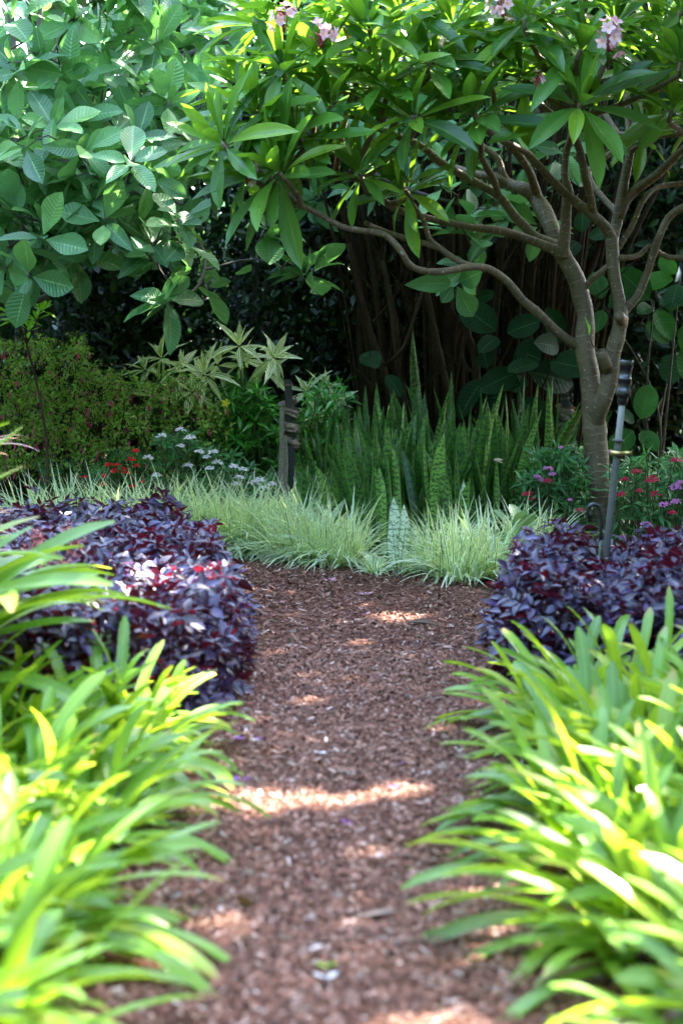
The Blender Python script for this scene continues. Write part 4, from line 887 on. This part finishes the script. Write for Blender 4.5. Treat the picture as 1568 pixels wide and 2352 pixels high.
def post(label, x0, y0, x1, y1, d, w, wlabel, ys, tails):
    root = thing('timber_stake', label, 'garden stake', P(x1, y1, d) * [1, 1, 0]); g = Geo(); x0 += 4; x1 += 4
    top = P(x0, y0, d); bot = P(x1, y1, d); a = norm(top - bot); bot = bot - a * (bot[2] / a[2]); X = norm(np.cross([0, 1, 0], a)); Y = np.cross(a, X)
    c = (top + bot) / 2; box(g, c, w, w * .8, np.linalg.norm(top - bot), ax=np.array([X, Y, a])); o = g.build('post', M_BLK, root, smooth=False)
    bv = o.modifiers.new('b', 'BEVEL'); bv.width = .004; bv.segments = 2
    g = Geo(); k = top - a * .03
    for z in (0, .008): tube(g, [k - a * z + X * .6 * w * sx + Y * .5 * w * sy for sx, sy in ((-1, -1), (1, -1), (1, 1), (-1, 1), (-1, -1))], .0025, 6, .05)
    g.build('wire', plain_mat('wire', (.2, .16, .14), .5, .5, .5), root)
    wr = thing('hessian_wrap', wlabel, 'tree tie', P(x0, (ys[0] + ys[1]) / 2, d)); g = Geo(); pts = []; dirs = []; n_ = 26; tz = 3.1
    for i in range(n_):
        t_ = i / (n_ - 1); py = ys[0] + (ys[1] - ys[0]) * t_; cc_ = P(x0 + (x1 - x0) * (py - y0) / (y1 - y0), py, d); an = t_ * tz * 2 * math.pi
        r_ = w * (.78 + .22 * math.sin(i * 1.9)); pts.append(cc_ + X * math.cos(an) * r_ + Y * math.sin(an) * r_); dirs.append(a + X * .9 * math.sin(an + .6) + rvec() * .25)
    hel = [p_ for p_ in pts]; tube(g, hel, [.009 + .015 * abs(math.sin(i * 1.7)) for i in range(n_)], 9, .015, rough=.08)
    ribbon(g, pts, dirs, .09, fold=.28); pts2 = [p_ + a * -.02 + Y * -.012 for p_ in pts[3:-4]]; ribbon(g, pts2, dirs[3:-4], .055, fold=.5)
    for (xa, ya, xb, yb, ww) in tails:
        p0 = P(xa, ya, d - .07); p1 = P(xb, yb, d - .08); ribbon(g, [p0, p0 + (p1 - p0) * .3 + [.005, 0, 0], p0 + (p1 - p0) * .7 - [.004, .01, 0], p1], [X, X + Y * .2, X - Y * .3, X], ww, fold=.12)
    g.build('fabric', M_WEB, wr)
post('black timber stake in the middle distance with a cloth tie near its top', 657, 873, 672, 1166, 12.35, .052, 'twisted greyish-brown hessian strap around the left stake with two long hanging tails', (918, 1026), [(647, 935, 644, 1180, .034), (651, 1000, 655, 1182, .05)])
post('dark stake half hidden between snake plants and frangipani trunk', 1292, 905, 1302, 1040, 13.2, .055, 'short hessian strap twisted around the right stake beside the frangipani trunk', (932, 985), [(1305, 980, 1309, 1022, .03)])

M_GAL = plain_mat('galvanised_pipe', (.11, .11, .10), .5, .5, .3, nz=.12, nsc=25); M_BPL = plain_mat('black_plastic', (.015, .015, .014), .25, .6); M_BRS = plain_mat('brass', (.55, .42, .16), .3, .5, .9); M_WPL = plain_mat('pale_plastic', (.26, .25, .23), .4)
sr = thing('sprinkler_riser', 'leaning metal sprinkler pole with a black head standing in the right purple bed', 'sprinkler', P(1372, 1440, 8.1) * [1, 1, 0])
D_ = 8.1; b = P(1370, 1470, D_); m1 = P(1412, 1040, D_); m0 = P(1419, 905, D_); t0 = P(1428, 928, D_ ); t1 = P(1438, 830, D_)
def AL(y): return P(1370 + (1438 - 1370) * (1470 - y) / (1470 - 830), y, D_)
g = Geo(); lathe(g, AL(1470), AL(1010), [(0, .0165), (.98, .0165), (1, .014)]); g.build('pipe', M_GAL, sr)
g = Geo(); lathe(g, AL(1012), AL(925), [(0, .016), (.98, .015), (1, .013)]); g.build('inner_tube', M_WPL, sr)
g = Geo(); lathe(g, AL(930), AL(828), [(0, .014), (0, .021), (.12, .025), (.19, .026), (.2, .034), (.23, .036), (.33, .036), (.35, .032), (.55, .031), (.555, .033), (.6, .033), (.61, .028), (.83, .028), (.84, .032), (.97, .032), (1, .029), (1, .001)], 28); g.build('nozzle_head', M_BPL, sr)
g = Geo(); lathe(g, AL(1046), AL(1036), [(0, .026), (0, .033), (1, .033), (1, .026)]); box(g, AL(1041) + [.05, -.01, 0], .04, .012, .02); g.build('clamp', M_BRS, sr)
g = Geo(); lathe(g, AL(1015), AL(1009), [(0, .024), (0, .028), (1, .028), (1, .02)]); g.build('collar', M_GAL, sr)
hk = thing('hooked_rod', 'thin iron rod with a curled black hook top beside the sprinkler pole', 'garden rod', P(1366, 1440, 8.0) * [1, 1, 0])
g = Geo(); pts = []
for i in range(15):
    a = math.pi * (-.55 - 1.65 * i / 14); pts.append(P(1363 + 15 * math.cos(a) * -1, 1173 - 15 * math.sin(a) * -1, 8.0))
pts = [P(1349 + 14 + 14 * math.cos(t_), 1172 - 14 * math.sin(t_), 8.0) for t_ in np.linspace(-1.9, -5.9, 14)][::1] + [P(1380, 1185, 8.0), P(1378, 1240, 8.0)]
tube(g, pts, [.0095] * len(pts), 10, .01); g.build('hook', M_BPL, hk)
g = Geo(); tube(g, [P(1378, 1238, 8.0), P(1365, 1440, 8.0)], .0055, 8, .1); g.build('rod', plain_mat('green_rod', (.06, .14, .05), .4), hk)

# ================================================================= THINGS FALLEN ON THE PATH
def fallen(px, py, m, n_, s, label, grp='fallen petals on the bark path', name='fallen_flower', cat='petal'):
    c = G(px, py, .034); L = Leaves(T_PT)
    for k in range(n_):
        a = k * 6.28 / n_ + R.normal() * .4; L.add(c + [R.normal() * s * .3, R.normal() * s * .3, 0], [math.cos(a), math.sin(a), .25], [0, 0, 1], s, 1.2)
    o = L.build(name, m); tag(o, label, cat, grp)
M_PET = petal_mat('fallen_pink', (.7, .25, .35), (.8, .5, .55))
fallen(755, 1334, M_PET, 5, .045, 'pale pink frangipani flower fallen at the far bend below the grass edge')
fallen(836, 1366, M_PET, 5, .045, 'pink fallen frangipani flower in the small far patch of light')
fallen(645, 1385, M_PET, 2, .04, 'faint pink petal lying on the far left of the bark')
fallen(832, 1412, M_PET, 2, .035, 'thin pink petal nearer than the lit fallen flower')
fallen(735, 1732, M_WHT, 3, .03, 'crumpled white petal in the middle of the path')
fallen(797, 1890, M_VIO, 2, .025, 'violet petal lying in the long streak of sunlight')
fallen(555, 1698, M_VIO, 4, .03, 'cluster of violet petals by the left bed, upper group')
fallen(600, 1697, M_VIO, 2, .025, 'pair of violet petals just right of the upper violet group')
fallen(545, 1795, M_VIO, 5, .028, 'cluster of violet petals by the left bed, lower group')
fallen(905, 1808, M_VIO, 2, .025, 'violet petal towards the right plants above the sunlight streak')
fallen(912, 1755, M_VIO, 1, .025, 'single violet petal highest on the right half of the path')
fallen(638, 1830, M_PET, 2, .02, 'tiny pink petal between the lower violet group and the light')
fallen(765, 2245, M_WHT, 2, .03, 'pale petal in the foreground bark, right of the lower light streak')
fallen(735, 2222, M_YNG, 2, .03, 'greenish leaf scrap in the foreground bark', name='leaf_scrap', cat='leaf')
L = Leaves([leaf_tmpl('lance', 8, .22, .6, .1)]); c = G(935, 1432, .03); L.add(c, [1, -.15, .02], [0, -.4, 1], .17); L.add(c + [0, .03, .0], [-.2, .2, .3], [0, -1, .6], .06)
o = L.build('curled_dry_leaf', litM); tag(o, 'curled dry brown leaf on the right of the path before the bend', 'dry leaf')
L = Leaves(T_FR); L.add(G(800, 2110, .035), [1, .2, .05], [0, 0, 1], .12); o = L.build('tan_fallen_leaf', litM); tag(o, 'flat tan leaf on the foreground bark', 'dry leaf')
for (x0, y0, x1, y1, lab) in [(690, 1633, 850, 1640, 'long thin straw across the middle of the path'), (820, 2140, 900, 2175, 'short pale twig in the foreground bark')]:
    g = Geo(); tube(g, [G(x0, y0, .03), G((x0 + x1) / 2, y0 + 1, .036), G(x1, y1, .03)], .0018, 5, .1); o = g.build('straw', litM); tag(o, lab, 'twig', 'straws on the path')

# ================================================================= SHADE TREE ABOVE, AND ADDED TREES THAT BLOCK SKY LIGHT (all out of the frame)
def belt(name, label, lo_, hi_, n_, ll, trunk):  # unseen leaf masses added to cut sky light and deepen contrast
    rt = thing(name, label, 'tree', (trunk[0], trunk[1], 0)); L = Leaves(T_OVS); nb = n_ // 20
    c = R.uniform(lo_, hi_, (nb, 3)); q = np.repeat(c, 20, 0) + R.normal(size=(nb * 20, 3)) * ll * 1.6; m_ = len(q); q[:, 2] = np.maximum(q[:, 2], .05)
    L.addmany(q, rvec(m_), norm(rvec(m_) * .8 + [0, 0, .8]), R.uniform(.6, 1.2, m_) * ll, R.uniform(1, 1.4, m_)); L.build('crown', M_CAN, rt)
    g = Geo(); tube(g, [(trunk[0], trunk[1], 0), (trunk[0] + .1, trunk[1], hi_[2] * .5), (trunk[0], trunk[1], hi_[2] * .8)], [.2, .15, .08], 10, .4); g.build('trunk', M_GRY, rt)
belt('sky_block_tree', 'unseen bushy tree added behind the camera to block low sky light', (-7, -5.5, 0), (7, -3, 8.5), 30000, .3, (0, -5))
belt('sky_block_tree', 'unseen bushy tree added to block sky light from the left side', (-6.8, -4, 0), (-4.8, 12, 6.5), 24000, .3, (-6.3, 4))
belt('sky_block_tree', 'unseen bushy tree added to block sky light from the right side', (5.6, -4, 0), (7.5, 13, 5.6), 22000, .3, (6.3, 4))
belt('sky_block_tree', 'unseen spreading tree added to darken the back of the garden', (-3.2, 15.2, 5.3), (6, 19, 7), 17000, .3, (-3.0, 18))
st = thing('shade_tree', 'tall tree whose high crown shades the path from above', 'tree', (5.2, 13.5, 0))
lit = []            # (target x, y, z, half-size x, half-size y): places the sun reaches through gaps cut into the crown
def hole(px, py, z, hx, hy): q = G(px, py, z); lit.append((q[0], q[1], z, hx, hy))
hole(750, 1850, 0, .4, .075); hole(610, 1872, 0, .25, .07); hole(600, 1918, 0, .06, .02); hole(640, 2166, 0, .12, .02); hole(520, 2160, 0, .08, .02)
hole(380, 2270, 0, .1, .03); hole(830, 1402, 0, .2, .05); hole(1080, 1390, 0, .2, .05)
hole(1530, 1780, .5, .16, .18); hole(1530, 1630, .5, .18, .16); hole(1400, 1700, .55, .06, .08); hole(1120, 1950, .35, .04, .05); hole(1530, 2000, .4, .14, .16); hole(1540, 1450, .6, .2, .2); hole(1450, 2150, .4, .1, .1)
hole(60, 1900, .45, .2, .12); hole(250, 1850, .45, .14, .08); hole(100, 2100, .45, .16, .1); hole(300, 2000, .4, .1, .08); hole(60, 1520, .5, .25, .25); hole(250, 1560, .45, .2, .2); hole(330, 1700, .4, .15, .15); hole(120, 1700, .45, .2, .14); hole(40, 2250, .4, .12, .08)
hole(380, 1330, .4, .3, .35); hole(480, 1500, .35, .2, .25); hole(250, 1400, .4, .2, .2)
hole(1000, 1290, .3, .15, .15)
for (x, y, d, rr_) in [(600, 130, 11, .45), (560, 260, 10.9, .35), (700, 60, 11.2, .4), (900, 60, 11.3, .4), (870, 250, 11.2, .3),  (560, 330, 10.8, .25), (1330, 20, 11.5, .3), (1395, 1110, 11.9, .08), (60, 720, 12.1, .3), (950, 180, 11.2, .25), (1540, 40, 11.8, .25)]:
    q = P(x, y, d); lit.append((q[0], q[1], q[2], rr_, rr_))
n = 44000
cpos = np.stack([R.uniform(1.0, 7.8, n), R.uniform(5.0, 16, n), R.uniform(5.8, 7.8, n)], 1)
cpos += np.repeat(R.normal(size=(n // 25, 3)) * .5, 25, 0) * [1, 1, .4]
keep = np.ones(n, bool)
for (x, y, z, hx, hy) in lit:
    pj = cpos - SUN * ((cpos[:, 2] - z) / SUN[2])[:, None]
    keep &= ~((((pj[:, 0] - x) / (hx + .05)) ** 2 + ((pj[:, 1] - y) / (hy + .05)) ** 2) < 1)
pj = cpos - SUN * ((cpos[:, 2] - 3.4) / SUN[2])[:, None]
keep &= ~((pj[:, 0] > -.9) & (pj[:, 0] < 1.8) & (pj[:, 1] > 10) & (R.uniform(0, 1, n) < .5))
cpos = cpos[keep]; m = len(cpos); L = Leaves(T_OVS)
L.addmany(cpos, norm(R.normal(size=(m, 3)) * [1, 1, .5]), norm(R.normal(size=(m, 3)) * .5 + SUN), R.uniform(.11, .19, m), R.uniform(1.1, 1.5, m)); L.build('crown', M_CAN, st)
g = Geo(); tube(g, [(5.2, 13.5, 0), (5.1, 13.4, 3), (4.8, 12.5, 6)], [.28, .22, .15], 12, .3)
for i in range(9):
    a = i * .7; tube(g, [(5, 13.2, 4), (5 + 2 * math.cos(a), 12.6 + 2 * math.sin(a), 6), (4.6 + 4 * math.cos(a), 11.5 + 5 * math.sin(a), 7)], [.1, .06, .02], 7, .4)
g.build('trunk', M_GRY, st)
